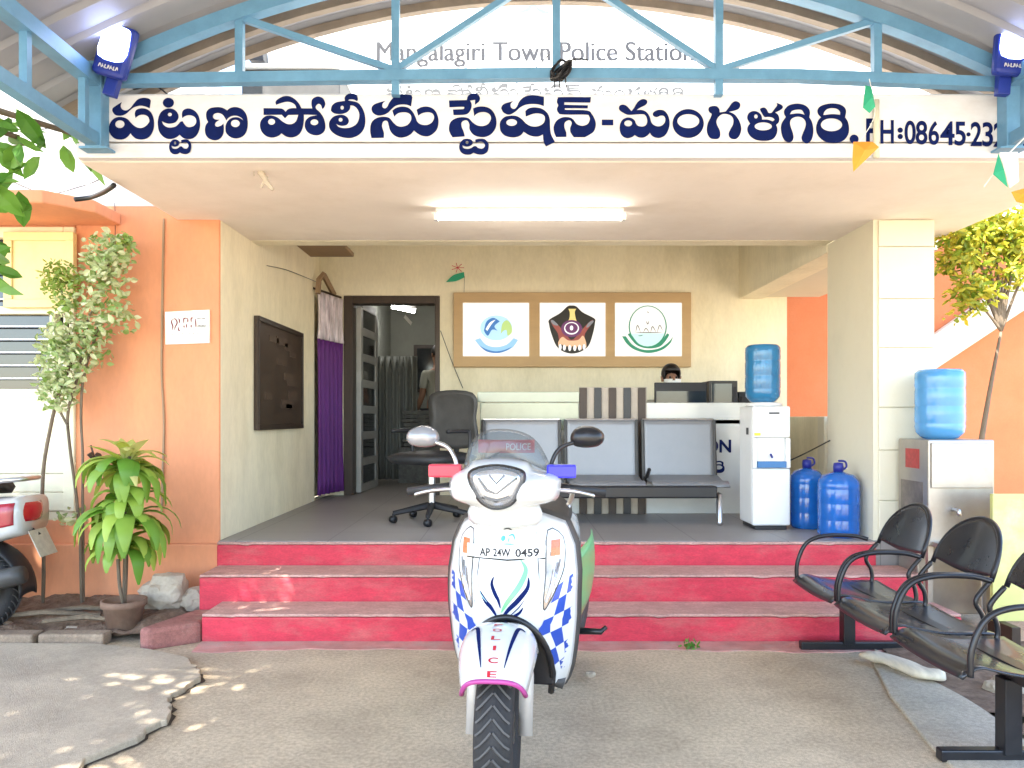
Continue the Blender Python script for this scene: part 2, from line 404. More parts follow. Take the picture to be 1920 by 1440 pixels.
def soilr(u, v):
    y = 2.0 + 2.3 * v; x = 2.02 + .02 * math.sin(y * 6) + 3.5 * u
    return Vector((x, y, .012 + .03 * max(0, noise.noise(Vector((x * 6, y * 6, 3))) + .3) * min(1, u * 12)))
grid(bm, soilr, 60, 50); struct("soil_verge", bm, soil_m, smooth=True)
bm = nb(); slab(bm, [(1.98, 4.2), (1.86, 3.95), (1.72, 3.5), (1.62, 3.0), (1.55, 2.4), (2.7, 2.4), (2.35, 3.0), (2.12, 3.6)], -.02, .012)
struct("concrete_apron", bm, strip_conc, bevel=.004)

bm = nb()
e1 = ragged([(-1.75, 4.16), (-.9, 4.22), (0, 4.18), (.9, 4.2), (1.7, 4.16), (2.4, 4.2)], .02, 8)
slab(bm, [(p.x, p.y) for p in e1] + [(2.45, 4.37), (-1.76, 4.37)], -.02, .005)
struct("pavement_edge", bm, M("paint_stained_concrete", (.46, .22, .19), .85, var=.25, scale=6, bump=.4, bscale=120, stain=(.40, .35, .29), stain_amt=.9, stain_scale=4))
# ------------------------------------------------------------------ building
bd = thing("station_building", "cream and orange police station building with a deep open porch", "building", (0, 5, 0))
def part(name, bm, m, parent=None, **k):
    par = parent or bd
    o = obj(name, bm, m, None, **k); o.parent = par
    base = Vector((0, 5, 0)) if par is bd or par.parent is bd else Vector()
    if par is bd: o.location = -base
    return o
def pbox(name, m, *b, bevel=.006, parent=None, **k):
    bm = nb(); box(bm, *b); return part(name, bm, m, parent, bevel=bevel, **k)
FZ = .47
# platform floor
bm = nb(); box(bm, -1.912, 3.2, 5.01, 12, -.02, FZ); struct("porch_floor", bm, floor_m)
# porch left wall (cream) with its rounded front end
pbox("recess_floor", cream2, -2.0, -1.913, 7.46, 8.0, .3, FZ)
bm = nb(); slab(bm, [(-2.12, 5.06), (-1.93, 5.045), (-1.914, 5.06), (-1.914, 7.46), (-2.12, 7.46)], .40, 3.4)
part("porch_wall", bm, cream, bevel=.012)
# recess beside the curtain and the back wall, with the doorway left open
pbox("recess_wall", cream, -2.12, -2.0, 7.46, 8.0, FZ, 3.4)
bm = nb()
box(bm, -2.12, -1.75, 8.0, 8.15, FZ, 3.4); box(bm, -1.75, -.75, 8.0, 8.15, 2.545, 3.4); box(bm, -.75, 2.86, 8.0, 8.15, FZ, 3.4)
part("back_wall", bm, cream)
pbox("ceiling", soffit_m, -2.3, 3.2, 5.5, 12.2, 3.4, 3.5)
# dim room behind the doorway
bm = nb()
box(bm, -1.95, -1.80, 8.15, 11.6, FZ, 3.4); box(bm, .6, .75, 8.15, 11.6, FZ, 3.4); box(bm, -1.80, .6, 11.4, 11.6, FZ, 3.4)
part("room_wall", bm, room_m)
# porch roof slab and its dropped edge
pbox("porch_roof", soffit_m, -2.2, 3.1, 3.90, 5.64, 2.57, 2.72, bevel=.012)
pbox("parapet", sign_white, -2.17, 3.1, 3.86, 3.96, 2.725, 2.90, bevel=.008)
pbox("lintel", cream, -2.0, 2.36, 5.645, 5.80, 2.57, 3.4)
# column of stacked panels, and the beam running back from it
bm = nb(); box(bm, 2.365, 2.755, 5.035, 5.765, 0, 2.57)
col = part("column", bm, cream2)
zs = [.02, .73, 1.06, 1.34, 1.73, 2.05, 2.39, 2.565]
bm = nb()
for a, b in zip(zs, zs[1:]):
    j = random.uniform(0, .004); box(bm, 2.395, 2.757, 5.018 + j, 5.034, a + .003, b - .003)
obj("cladding", bm, cream2, col, bevel=.003)
pbox("beam", cream, 2.36, 2.60, 5.77, 8.0, 2.51, 3.4)
pbox("side_soffit", cream2, 2.60, 3.2, 5.77, 8.0, 2.53, 2.66)
pbox("dado_wall", cream, 2.875, 3.05, 5.6, 8.15, FZ, 1.285)
pbox("pilaster", cream2, 2.80, 2.86, 6.9, 7.05, FZ, 1.285)
# front orange wall on the left with a plinth
bm = nb(); box(bm, -7, -3.62, 5.04, 5.3, .05, 2.66); box(bm, -2.86, -1.917, 5.04, 5.3, .05, 2.66); box(bm, -3.62, -2.86, 5.04, 5.3, .05, .60); box(bm, -3.62, -2.86, 5.04, 5.3, 2.52, 2.66)
part("front_wall", bm, orange, bevel=.008)
pbox("plinth", orange, -7, -1.905, 5.0, 5.038, 0, .45, bevel=.008)
bm = nb(); slab(bm, [(-7, 4.5), (-2.75, 4.5), (-2.56, 4.72), (-2.56, 5.036), (-7, 5.036)], 2.53, 2.61)
part("sunshade", bm, orange, bevel=.01)
pbox("upper_wall", white_wall, -7, -2.0, 5.06, 5.3, 2.665, 5.2)
pbox("parapet_wall", white_wall, -1.995, 5.5, 6.0, 6.2, 2.74, 8.2)  # unseen upper height is added to cast shade on the wing wall
bm = nb(); box(bm, -2.2, 3.1, 5.645, 12.2, 3.505, 3.6); part("terrace_slab", bm, white_wall)
# right wing: orange wall with the white band of a stair
pbox("wing_wall", M("deep_orange_plaster", (.58, .185, .075), .85, speck=.03, spsc=50, var=.1, scale=2, stain=(.45, .19, .10), stain_amt=.5), 2.9, 14, 8.4, 8.65, 0, 4.6)
bm = nb(); prism(bm, [(W(1690, 0, 8.3).x, W(0, 735, 8.3).z), (W(2300, 0, 8.3).x, W(0, 330, 8.3).z), (W(2300, 0, 8.3).x, W(0, 240, 8.3).z), (W(1690, 0, 8.3).x, W(0, 672, 8.3).z)], 8.3, 8.396)
part("stair_band", bm, M("stair_plaster", (.62, .58, .48), .8, var=.06), bevel=.006)
# window of the left wall
win = pbox("window", cream_pt, -3.62, -2.86, 5.045, 5.10, .60, .66)
win.location = (0, -5, 0)
def wsub(name, bm, m, **k): return obj(name, bm, m, win, **k)
bm = nb()
for b in ((-3.62, -3.55, .66, 2.52), (-2.93, -2.86, .66, 2.52), (-3.55, -2.93, 2.45, 2.52), (-3.55, -2.93, 1.95, 2.0), (-3.55, -2.93, 1.40, 1.46), (-3.02, -2.985, 1.46, 1.95)):
    box(bm, b[0], b[1], 5.02, 5.11, b[2], b[3])
wsub("frame", bm, cream_pt, bevel=.006)
bm = nb(); box(bm, -3.55, -2.93, 5.08, 5.09, 1.46, 1.95); wsub("pane", bm, glass_dk)
bm = nb(); box(bm, -3.55, -3.29, 5.08, 5.09, 2.0, 2.45); wsub("pane", bm, glass_dk)
bm = nb()
for i in range(5): tube(bm, [(-3.55, 5.035, 1.53 + i * .085), (-2.93, 5.035, 1.53 + i * .085)], .007, 6)
for i in range(5): tube(bm, [(-3.55, 5.035, 2.05 + i * .085), (-3.29, 5.035, 2.05 + i * .085)], .006, 6)
wsub("grille", bm, silver)
bm = nb()
box(bm, -3.29, -2.835, 4.985, 5.015, 1.985, 2.475)
o = wsub("shutter", bm, yellow_pt, bevel=.006)
bm = nb()
for b in ((-3.29, -2.835, 2.42, 2.475), (-3.29, -2.835, 1.985, 2.04), (-3.29, -3.235, 2.04, 2.42), (-2.89, -2.835, 2.04, 2.42)): box(bm, b[0], b[1], 4.97, 4.984, b[2], b[3])
wsub("shutter_frame", bm, yellow_pt, bevel=.004)
bm = nb()
for i in range(6): box(bm, -3.55, -2.93, 5.03 + .004 * (i % 2), 5.09, .665 + i * .122, .665 + i * .122 + .118)
wsub("lower_panel", bm, cream_pt, bevel=.004)
# doorway: dark frame (part of the building), open leaf
bm = nb(); box(bm, -1.748, -1.655, 7.985, 8.15, FZ, 2.54); box(bm, -.80, -.752, 7.985, 8.15, FZ, 2.54); box(bm, -1.655, -.80, 7.985, 8.15, 2.46, 2.54)
part("door_frame", bm, wood_dk, bevel=.004)
door_w = M("grey_white_door", (.36, .36, .34), .5, var=.1, scale=5)
dl = pbox("door", door_w, -1.655, -1.60, 8.16, 8.20, FZ + .01, 2.44)
bm = nb(); hx, hy = -1.63, 8.2; ex, ey = -1.575, 8.95
dx, dy = ex - hx, ey - hy; L = math.hypot(dx, dy); dx /= L; dy /= L
zsd = [FZ + .05 + i * .281 for i in range(8)]
for t0, t1 in ((0, .10), (L - .10, L)):
    obox(bm, (hx + dx * (t0 + t1) / 2, hy + dy * (t0 + t1) / 2, FZ + 1.0), Vector((dx, dy, 0)) * (t1 - t0), Vector((-dy, dx, 0)) * .035, (0, 0, 1.97))
for z in zsd: obox(bm, (hx + dx * L / 2, hy + dy * L / 2, z), Vector((dx, dy, 0)) * (L - .2), Vector((-dy, dx, 0)) * .033, (0, 0, .085))
o = obj("door_leaf", bm, door_w, dl, bevel=.003)
bm = nb(); obox(bm, (hx + dx * L / 2, hy + dy * L / 2, FZ + 1.0), Vector((dx, dy, 0)) * (L - .2), Vector((-dy, dx, 0)) * .01, (0, 0, 1.95))
obj("pane", bm, glass_dk, dl)
pbox("loft_panel", brown_pn, -1.914, -1.50, 6.50, 7.30, 2.80, 2.84)

# steps
st = thing("entrance_steps", "three crimson painted steps with worn treads below the porch", "steps", (0, 4.6, 0))
for i, (x0, x1, y0, y1, z0, z1) in enumerate(((-1.914, 2.36, 4.67, 5.008, -.02, FZ), (-1.90, 2.42, 4.365, 4.668, -.02, .315), (-1.76, 2.5, 4.04, 4.363, -.02, .155))):
    pass
SY = [(5.008, 5.008, FZ), ]
def rough(bm, x0, x1):
    n = 130
    for i in range(1, n):
        bmesh.ops.bisect_plane(bm, geom=bm.verts[:] + bm.edges[:] + bm.faces[:], plane_co=(x0 + (x1 - x0) * i / n, 0, 0), plane_no=(1, 0, 0))
    ym = min(v.co.y for v in bm.verts)
    for v in bm.verts:
        if v.co.y < ym + .001:
            k = noise.noise(Vector((v.co.x * 2.1, v.co.z * 3, ym))) * .005 + noise.noise(Vector((v.co.x * 14, v.co.z * 5, ym))) * .0035
            v.co.y += k; v.co.z -= max(0, noise.noise(Vector((v.co.x * 9, 3, ym))) - .25) * .02
def step(x0, x1, yf, yb, z1, zr0):
    bm = nb(); box(bm, x0, x1, yf, yb, zr0, z1 - .018); rough(bm, x0, x1)
    o = obj("step", bm, red_paint, st, bevel=.008); o.location = (0, -4.6, 0)
    bm = nb(); box(bm, x0, x1, yf + .004, yb, z1 - .016, z1); rough(bm, x0, x1)
    t = obj("tread", bm, tread_m, o, bevel=.005)
    return o
o = step(-1.912, 2.36, 4.98, 5.006, FZ - .004, .10)
step(-1.90, 2.50, 4.67, 4.978, .318, -.02)
step(-1.76, 2.55, 4.36, 4.668, .158, -.02)
bm = nb(); slab(bm, [(-1.765, 4.362), (-1.99, 4.20), (-2.06, 4.24), (-1.92, 4.66), (-1.765, 4.66)], -.02, .115)
o = obj("cheek", bm, M("maroon_cement", (.27, .11, .09), .8, var=.3, scale=6, bump=.4, speck=.2, stain=(.38, .28, .21), stain_amt=.8, stain_scale=5), st, bevel=.025); o.location = (0, -4.6, 0)

# ------------------------------------------------------------------ Telugu sign
def TX(ox, oy, s): return lambda L: [Vector((ox + p[0] / s, oy + p[1] / s)) for p in L]
c_ = 1
GA = TX(190, 170, 6.62); GB = TX(480, 170, 5.486); GC = TX(830, 170, 6.0); GD = TX(1110, 170, 6.62); GE = TX(1380, 170, 7.11)
sub_tta = [spl([(185,640),(195,590),(230,550),(280,540),(325,555),(340,585),(320,615),(270,630),(222,615,1),(235,645),(280,655),(320,645),(350,625),(375,625),(400,645),(445,652),(475,625),(465,590),(430,575),(370,585,1),(365,550,1),(410,540),(470,545),(510,585),(518,630),(500,690),(450,718),(390,715),(347,698,1),(310,718),(250,718),(205,690)]), ell(275,583,17,16)]
GL = []
GL.append([GA(spl([(135,235),(155,205),(255,140,1),(240,190),(262,232),(310,245),(360,215),(400,165),(450,110),(520,88),(590,98),(615,125,1),(600,220,1),(540,195),(480,187),(410,205),(360,240),(310,285),(250,310),(180,305),(145,270)]))])
GL.append([GA(spl([(95,470),(105,410),(145,355),(200,328),(260,328),(320,350),(360,390),(400,430),(450,458),(500,462),(550,440),(590,395),(595,360),(575,320),(530,300),(480,303),(440,325),(425,342,1),(415,290),(425,250),(455,228),(510,218),(570,232),(620,275),(648,345),(655,420),(645,490),(610,555),(560,595),(495,608),(430,595),(385,560),(362,528,1),(335,565),(290,597),(235,607),(175,598),(125,560),(100,515)])), GA(ell(230,416,57,48))])
GL.append([GA(ell(832,150,69,62))])
GL.append([GA(spl([(700,420),(705,350),(730,280),(775,238),(830,220),(890,228),(935,260),(958,310),(950,355),(915,395),(850,410),(800,402),(752,380,1),(770,420),(810,450),(860,458),(920,445),(955,415),(980,385),(1010,380,1),(1030,415),(1060,445),(1100,452),(1150,435),(1178,390),(1168,340),(1130,312),(1080,305),(1035,318),(1005,342,1),(1000,290),(1015,245),(1060,222),(1110,225),(1165,255),(1205,310),(1225,390),(1220,470),(1190,545),(1140,590),(1085,602),(1020,590),(972,548,1),(930,580),(870,600),(810,595),(755,560),(715,500)])), GA(ell(850,296,25,22))])
GL.append([[Vector((190 + (840 + (p.x - 185) * .83) / 6.62, 170 + (604 + (p.y - 540) * 1.03) / 6.62)) for p in l] for l in sub_tta])
GL.append([GA(spl([(1300,300),(1310,255),(1350,218),(1420,205),(1490,208),(1535,228),(1562,245,1),(1600,215),(1660,203),(1720,215),(1770,250),(1805,310),(1818,390),(1812,470),(1790,530),(1750,570),(1690,592),(1630,588),(1580,560),(1548,520),(1540,470),(1550,410),(1590,355),(1650,330),(1710,335),(1765,370,1),(1735,335),(1680,312),(1620,315),(1575,340),(1550,372,1),(1535,340),(1500,295),(1450,277),(1400,290),(1385,325),(1410,355),(1470,360,1),(1420,395),(1412,430),(1440,447),(1490,430),(1515,405,1),(1520,460),(1515,530),(1490,580),(1440,612),(1390,615),(1330,590),(1295,545),(1285,480),(1300,420),(1325,390,1),(1305,345)])), GA(ell(1663,407,55,45))])
GL.append([GB(spl([(205,147,1),(205,105),(270,62),(330,55),(390,80),(440,130),(468,182,1),(578,182,1),(570,140),(575,95),(605,68),(645,60),(690,80),(712,130),(702,170),(682,190,1),(668,150),(642,135),(615,160),(620,188),(660,225),(695,280),(712,340),(710,400),(680,440),(630,460),(570,450),(525,420),(502,370),(510,310),(550,270),(595,258),(632,250,1),(492,246,1),(492,300),(485,360),(465,420),(430,460),(370,482),(310,472),(262,438,1),(230,465),(170,483),(110,470),(60,425),(40,360),(55,300),(100,262),(160,255),(220,275),(270,315),(320,342),(370,342),(412,312),(435,248,1),(332,250,1),(298,285,1),(265,248,1),(77,250,1),(77,180,1),(240,182),(280,192),(305,217,1),(330,190),(370,180),(415,180,1),(400,145),(360,120),(310,115),(250,130)])), GB(ell(160,320,36,31)), GB(ell(600,325,40,30))])
GL.append([GB(spl([(770,195),(785,150),(830,118),(915,105,1),(912,70),(940,38),(990,28),(1035,45),(1048,85),(1040,108,1),(1005,92),(965,90),(948,100,1),(1040,120),(1085,165),(1115,230),(1125,310),(1110,390),(1070,445),(1010,478),(950,488),(870,475),(800,440),(760,395),(750,345),(765,300),(800,265),(850,250),(900,250),(940,275),(955,315),(935,350),(890,362),(850,355),(825,342,1),(850,372),(905,385),(970,378),(1030,345),(1058,290),(1060,230),(1035,180),(1000,155),(970,152,1),(965,190),(930,225),(870,240),(810,235),(778,215)])), GB(ell(886,175,17,20)), GB(ell(870,299,20,20))])
GL.append([GB(spl([(1188,190),(1200,155),(1240,130),(1335,102,1),(1305,130),(1300,165),(1325,182),(1350,165),(1370,125),(1410,75),(1470,42),(1540,38),(1595,45),(1608,70,1),(1595,162,1),(1550,145),(1490,143),(1440,155),(1400,185),(1360,225),(1310,250),(1250,255),(1205,230)]))])
GL.append([GB(spl([(1188,488,1),(1175,420),(1180,350),(1205,305),(1250,278),(1310,268),(1370,280),(1410,325),(1450,360),(1500,370),(1560,350),(1595,300),(1590,250),(1550,225),(1490,225),(1450,240),(1422,268,1),(1402,205,1),(1440,178),(1500,163),(1565,175),(1610,215),(1640,270),(1660,320),(1700,348),(1760,352),(1810,325),(1832,275),(1815,235),(1770,222),(1710,232),(1668,258,1),(1652,195,1),(1700,170),(1760,163),(1820,185),(1860,235),(1878,310),(1865,390),(1825,440),(1770,470),(1710,465),(1660,440),(1625,410,1),(1590,450),(1530,478),(1470,482),(1415,455),(1380,410),(1365,360),(1355,320),(1330,308),(1305,325),(1297,370),(1315,430),(1315,485,1)]))])
GL.append([GC(spl([(70,110,1),(272,105,1),(285,60),(330,30),(385,35),(418,75),(410,120),(362,160,1),(366,103,1),(308,112,1),(326,150),(322,195),(298,243),(250,270),(122,275,1),(115,212,1),(225,207),(242,193),(225,182),(75,187,1)]))])
GL.append([GC(spl([(110,525,1),(75,460),(72,400),(95,345),(150,310),(220,298),(290,310),(340,360),(390,390),(450,398),(510,375),(542,320),(530,270),(480,242),(420,245),(380,262),(355,287,1),(342,200,1),(390,182),(460,178),(530,200),(580,255),(606,340),(595,420),(550,485),(480,520),(400,518),(340,490),(302,435),(300,380),(280,340),(245,335),(212,360),(215,410),(235,460),(250,515,1)]))])
GL.append([GC(l) for l in sub_tta])
GL.append([GC(spl([(660,190),(690,150),(795,115,1),(765,150),(770,190),(805,205),(835,180),(860,125),(910,75),(980,52),(1060,55),(1140,68,1),(1138,175,1),(1080,155),(1000,150),(930,160),(870,190),(820,235),(750,270),(690,250),(665,215)]))])
GL.append([GC(spl([(642,400),(650,345),(690,300),(750,282),(830,285),(890,320),(940,370),(1000,400),(1070,400),(1130,370),(1150,325),(1140,280),(1090,258),(1020,260),(935,292,1),(930,228,1),(970,198),(1040,188),(1120,205),(1180,255),(1205,320),(1208,400),(1220,490),(1263,575,1),(1162,630,1),(1135,570),(1128,492,1),(1080,515),(1020,515),(960,495),(912,462,1),(880,500),(830,522),(770,525),(700,505),(655,460)])), GC(ell(776,358,60,38))])
GL.append([GC(spl([(1285,130),(1295,85),(1330,72),(1668,72,1),(1662,135,1),(1370,132,1),(1368,158,1),(1635,165,1),(1632,200,1),(1375,198,1),(1375,215,1),(1620,222),(1680,265),(1718,340),(1720,410),(1690,470),(1600,524,1),(1475,524,1),(1440,470),(1435,420),(1452,370),(1440,340),(1410,335),(1375,360),(1370,410),(1390,470),(1393,520,1),(1275,522,1),(1252,460),(1250,400),(1280,340),(1340,302),(1410,297),(1465,320),(1510,375),(1570,395),(1630,375),(1655,325),(1645,285),(1610,270),(1350,268),(1300,245),(1285,205),(1300,165)]))])
GL.append([GC([(1790,325),(1920,325),(1920,390),(1790,390)])])
GL.append([GD(spl([(335,215),(345,185),(385,173),(430,190),(465,225),(490,255,1),(520,215),(560,150),(600,115),(640,103),(680,120),(685,150),(660,180),(600,210),(555,240,1),(620,240),(675,265),(715,320),(735,385),(760,420),(810,442),(860,435),(900,400),(910,350),(890,315),(850,310),(805,328),(765,315),(755,285),(780,255),(830,238),(890,245),(935,290),(960,360),(962,430),(940,505),(900,560),(840,587),(780,580),(740,555),(718,522,1),(690,555),(640,582),(580,580),(530,550,1),(500,575),(440,590),(385,570),(352,520),(343,460),(355,400),(385,355),(440,333),(490,340),(530,370),(545,405),(570,435),(620,445),(665,430),(685,390),(680,340),(660,305),(620,292),(480,300),(430,295),(380,270),(345,245)])), GD(ell(450,406,49,37))])
GL.append([GD(ell(1194,408,194,180,40)), GD(ell(1196,378,136,87,36))])
GL.append([GD(spl([(1445,240),(1455,205),(1500,190),(1550,195),(1580,230),(1585,270,1),(1660,258,1),(1700,205),(1740,150),(1785,130),(1830,150),(1840,190),(1815,230),(1760,250),(1700,262,1),(1770,295),(1820,360),(1848,430),(1853,490),(1830,560),(1790,598),(1740,600),(1705,575),(1697,530),(1720,475),(1750,420),(1755,360),(1730,315),(1680,293),(1620,292),(1570,325),(1545,380),(1555,430),(1585,490),(1593,550),(1575,590),(1530,602),(1470,590),(1435,540),(1425,475),(1440,400),(1470,340),(1485,290),(1460,270)]))])
GL.append([GE(spl([(320,250),(340,230),(380,225),(410,250),(435,295),(475,295,1),(520,235),(548,195),(540,162,1),(600,185),(625,215),(610,245),(560,275),(522,290,1),(560,320),(578,370),(570,420),(535,457,1),(552,500),(545,570),(510,630),(450,662),(370,670),(280,660),(210,625),(165,570),(150,520),(160,475),(188,437,1),(160,395),(150,350),(170,300),(220,272),(280,278),(325,310),(345,350),(348,385,1),(420,385),(490,408,1),(512,385),(480,358),(430,350),(380,350),(345,300)])), GE(ell(266,344,23,27)), GE(ell(363,476,115,53))])
GI = [GE(spl([(598,500),(610,435),(640,385),(665,350,1),(643,310),(645,260),(690,205),(760,178),(840,173),(920,195),(970,240),(987,290),(978,355,1),(1010,410),(1030,490),(1030,570),(1010,650),(970,695),(930,702),(885,670),(875,620),(895,560),(920,500),(932,440),(915,390),(870,355),(810,348),(750,370),(722,415),(730,480),(755,550),(768,620),(750,670),(705,690),(650,665),(615,600)])), GE(spl([(718,315,1),(750,270),(820,253),(880,262),(915,322,1),(860,305),(800,303)]))]
GL.append(GI)
RI = [GE(spl([(1068,510),(1075,450),(1100,390),(1135,355,1),(1095,310),(1090,250),(1130,205),(1210,178),(1290,170),(1380,182),(1445,220),(1468,275),(1455,355,1),(1490,410),(1507,490),(1500,570),(1460,640),(1390,685),(1300,697),(1200,685),(1120,630),(1080,570)])), GE(spl([(1165,325,1),(1180,280),(1220,245),(1285,233),(1350,245),(1385,280),(1388,322,1),(1290,312)])), GE(ell(1273,455,142,86))]
GL.append(RI)
GL.append([GE(ell(1575,645,60,60))])
sg = thing("name_sign", "long white painted name board lettered in blue above the porch", "sign", (0, 3.86, 2.57))
bm = nb(); box(bm, -2.17, 3.1, 3.842, 3.858, 2.652, 2.885); box(bm, -2.18, 3.1, 3.846, 3.898, 2.573, 2.645)
o = obj("board", bm, sign_white, sg, bevel=.003); o.location = (0, -3.86, -2.57)
bm = nb()
for g in GL: shape_px(bm, g, 3.839)
for ch, a, b in (("H", 1651, 1676), ("0", 1696, 1717), ("8", 1717, 1739), ("6", 1741, 1761), ("4", 1763, 1790), ("5", 1790, 1811), ("2", 1820, 1841), ("3", 1842, 1862), ("2", 1863, 1888), ("3", 1889, 1909), ("5", 1910, 1930)):
    sl_ = 8 * (a - 1650) / 270
    text_px(bm, ch, a, b, 225 + sl_ * .7, 269 + sl_, 3.839, .02)
shape_px(bm, [ell(1688, 244, 5, 5)], 3.839); shape_px(bm, [ell(1688, 256, 5, 5)], 3.839); shape_px(bm, [ell(1816, 252, 4, 4)], 3.839)
text_px(bm, "P", 1624, 1646, 222, 268, 3.839, .03)
o = obj("lettering", bm, navy, sg, fixn=False); o.location = (0, -3.86, -2.57)
# raised letters on the wall over the porch
bm = nb()
for k in range(3): text_px(bm, "Mangalagiri Town Police Station", 706 + k * .9, 1299 + k * .9, 78, 125.5, 5.985 - .001 * k)
o = obj("wall_lettering", bm, black_ink, fixn=False); tag(o, "thin dark letters spelling the station name on the upper white wall", "lettering")
bm = nb()
for g in GL[:-1]:
    shape_px(bm, [[Vector((720 + (p.x - 200) * .405, 156 + (p.y - 176) * .42)) for p in l] for l in g], 5.985)
o = obj("wall_lettering", bm, dark_grey, fixn=False); tag(o, "faint row of small rounded letters on the upper wall, half hidden behind the name board", "lettering")
# emblem of a tent-like roof over the letters
bm = nb(); shape_px(bm, [spl([(966,24,1),(985,16),(996,7),(1003,7),(1014,16),(1034,24,1),(1020,26),(1010,20),(1000,12),(990,22)])], 5.984)
for a, b in (((968, 25), (972, 52)), ((1030, 25), (1026, 52))):
    tube(bm, [W(*a, 5.984), W(*b, 5.984)], .004, 5)
o = obj("wall_emblem", bm, M("faded_blue_paint", (.10, .24, .30), .7)); tag(o, "small pale blue crest at the top of the upper white wall", "emblem")
# dark box on the roof left of the lettering
t = thing("roof_cabinet", "dark grey cabinet with a white lid standing on the porch roof", "cabinet", (0, 5.5, 0))
a = W(453, 178, 5.4); b = W(637, 130, 5.4)
o = bx("body", dark_grey, t, a.x, b.x, -.1, .3, 2.72, b.z, bevel=.006)
o = bx("lid", white_plastic, t, a.x - .02, b.x + .02, -.13, .33, b.z + .002, b.z + .03)
bm = nb(); a = W(470, 118, 5.9); b = W(498, 82, 5.9)
prism(bm, [(a.x, a.z), (b.x, a.z), (b.x - .02, b.z), (a.x + .05, b.z + .02)], 5.85, 5.99)
tag(obj("vent_hood", bm, plastic_blk, bevel=.006), "small dark hood on the upper wall above the roof cabinet", "vent")

# ------------------------------------------------------------------ canopy
cp = thing("canopy", "blue steel canopy with an arched truss and grey ribbed sheet roof", "canopy", (.2, 3.8, 2.6))
def cpart(name, bm, m, parent=cp, **k):
    o = obj(name, bm, m, parent, **k)
    if parent is cp: o.location = (-.2, -3.8, -2.6)
    return o
def arc(x): return 2.965 + .56 * (1 - ((x - .2) / 2.26) ** 2)
bm = nb()
def rooff(u, v):
    x = -2.42 + 5.24 * u; y = -.6 + 4.92 * v
    k = (v * 4.92 / .19) % 1; rib = .022 if k < .22 else 0
    return Vector((x, y, arc(x) + .075 + rib))
grid(bm, rooff, 40, 220); cpart("roof_sheet", bm, roof_m, solid=.004)
bm = nb(); tube(bm, [(x, 3.80, arc(x)) for x in [-2.06 + i * 4.52 / 30 for i in range(31)]], .033, square=True)
tr = cpart("truss", bm, blue_steel)
bm = nb(); tube(bm, [(-2.0, 3.80, W(0, 152, 3.8).z), (-1.0, 3.8, W(0, 146, 3.8).z), (.2, 3.8, W(0, 140, 3.8).z), (1.4, 3.8, W(0, 143, 3.8).z), (2.42, 3.80, W(0, 158, 3.8).z)], .026, square=True)
obj("bottom_chord", bm, blue_steel, tr)
for px, y0, y1 in ((450, None, 147), (742, None, 180), (1043, None, 140), (1347, None, 180), (1643, None, 150)):
    p = W(px, y1, 3.8); bm = nb(); tube(bm, [p, (p.x, 3.8, arc(p.x) - .03)], .019, square=True); obj("upright", bm, blue_steel, tr)
for a, b in (((458, 36), (740, 132)), ((742, 132), (1000, -36)), ((1090, -36), (1345, 132)), ((1347, 132), (1638, 40))):
    bm = nb(); tube(bm, [W(*a, 3.8), W(*b, 3.8)], .015, square=True); obj("brace", bm, blue_steel, tr)
for x in (-2.05, 2.46):
    bm = nb(); tube(bm, [(x, 3.80, 2.60), (x, 3.80, 3.02)], .04, square=True)
    po = cpart("post", bm, blue_steel, bevel=.004)
    bm = nb(); box(bm, x - .07, x + .07, 3.762, 3.84, 2.592, 2.602); obj("base_plate", bm, blue_steel, po)
    bm = nb(); tube(bm, [(x, -.4, 0), (x, -.4, 3.02)], .04, square=True); cpart("post", bm, blue_steel)
    bm = nb(); tube(bm, [(x, -.5, 2.93), (x, 3.78, 2.93)], .036, square=True); sd = cpart("side_truss", bm, blue_steel)
    bm = nb(); tube(bm, [(x, -.5, 2.62), (x, 3.80, 2.635)], .03, square=True); obj("bottom_chord", bm, blue_steel, sd)
    for y in (3.68, 3.24, 2.5, 1.7, .9, .1):
        bm = nb(); tube(bm, [(x, y, 2.63), (x, y, 2.92)], .017, square=True); obj("upright", bm, blue_steel, sd)
roof_trim = M("tan_purlin", (.24, .20, .16), .6, var=.2)
for y in (4.22, 4.02, 3.1, 2.2, 1.3, .4):
    bm = nb(); tube(bm, [(x, y, arc(x) + .045) for x in [-2.36 + i * 5.1 / 24 for i in range(25)]], .022, square=True); cpart("purlin", bm, roof_trim if y > 3.9 else blue_steel)

def flood(name, px, py, label, tilt):
    p = W(px, py, 3.68)
    t = thing(name, label, "floodlight", p, 0, "floodlights on the canopy posts")
    t.rotation_euler = (0, R(tilt), 0)
    bm = nb(); box(bm, -.082, .082, -.02, .035, -.125, .125); obj("housing", bm, flood_blue, t, bevel=.02)
    bm = nb(); pillow(bm, [(-.062, -.045), (.062, -.045), (.066, .07), (.045, .108), (-.045, .108), (-.066, .07)], -.0215, .006, smooth=True, k=3); obj("lens", bm, lamp_white, t, smooth=True)
    bm = nb()
    for k in range(7):
        x = -.045 + k * .014; stroke(bm, [(x, -.098), (x + .003, -.085 - .006 * (k % 2)), (x + .004, -.078)], .006, lambda a, b: Vector((a, -.0225, b)), 3)
        stroke(bm, [(x, -.082), (x + .006, -.08 - .008 * (k % 3)), (x + .011, -.094)], .005, lambda a, b: Vector((a, -.0225, b)), 3)
    obj("lettering", bm, white_plastic, t, fixn=False)
    bm = nb(); box(bm, -.03, .03, .036, .075, -.2, -.05); obj("bracket", bm, flood_blue, t, bevel=.004)
flood("floodlight", 216, 96, "lit floodlight in a blue housing at the upper left corner post", 16)
flood("floodlight", 1898, 92, "lit floodlight in a blue housing at the upper right corner post", 4)
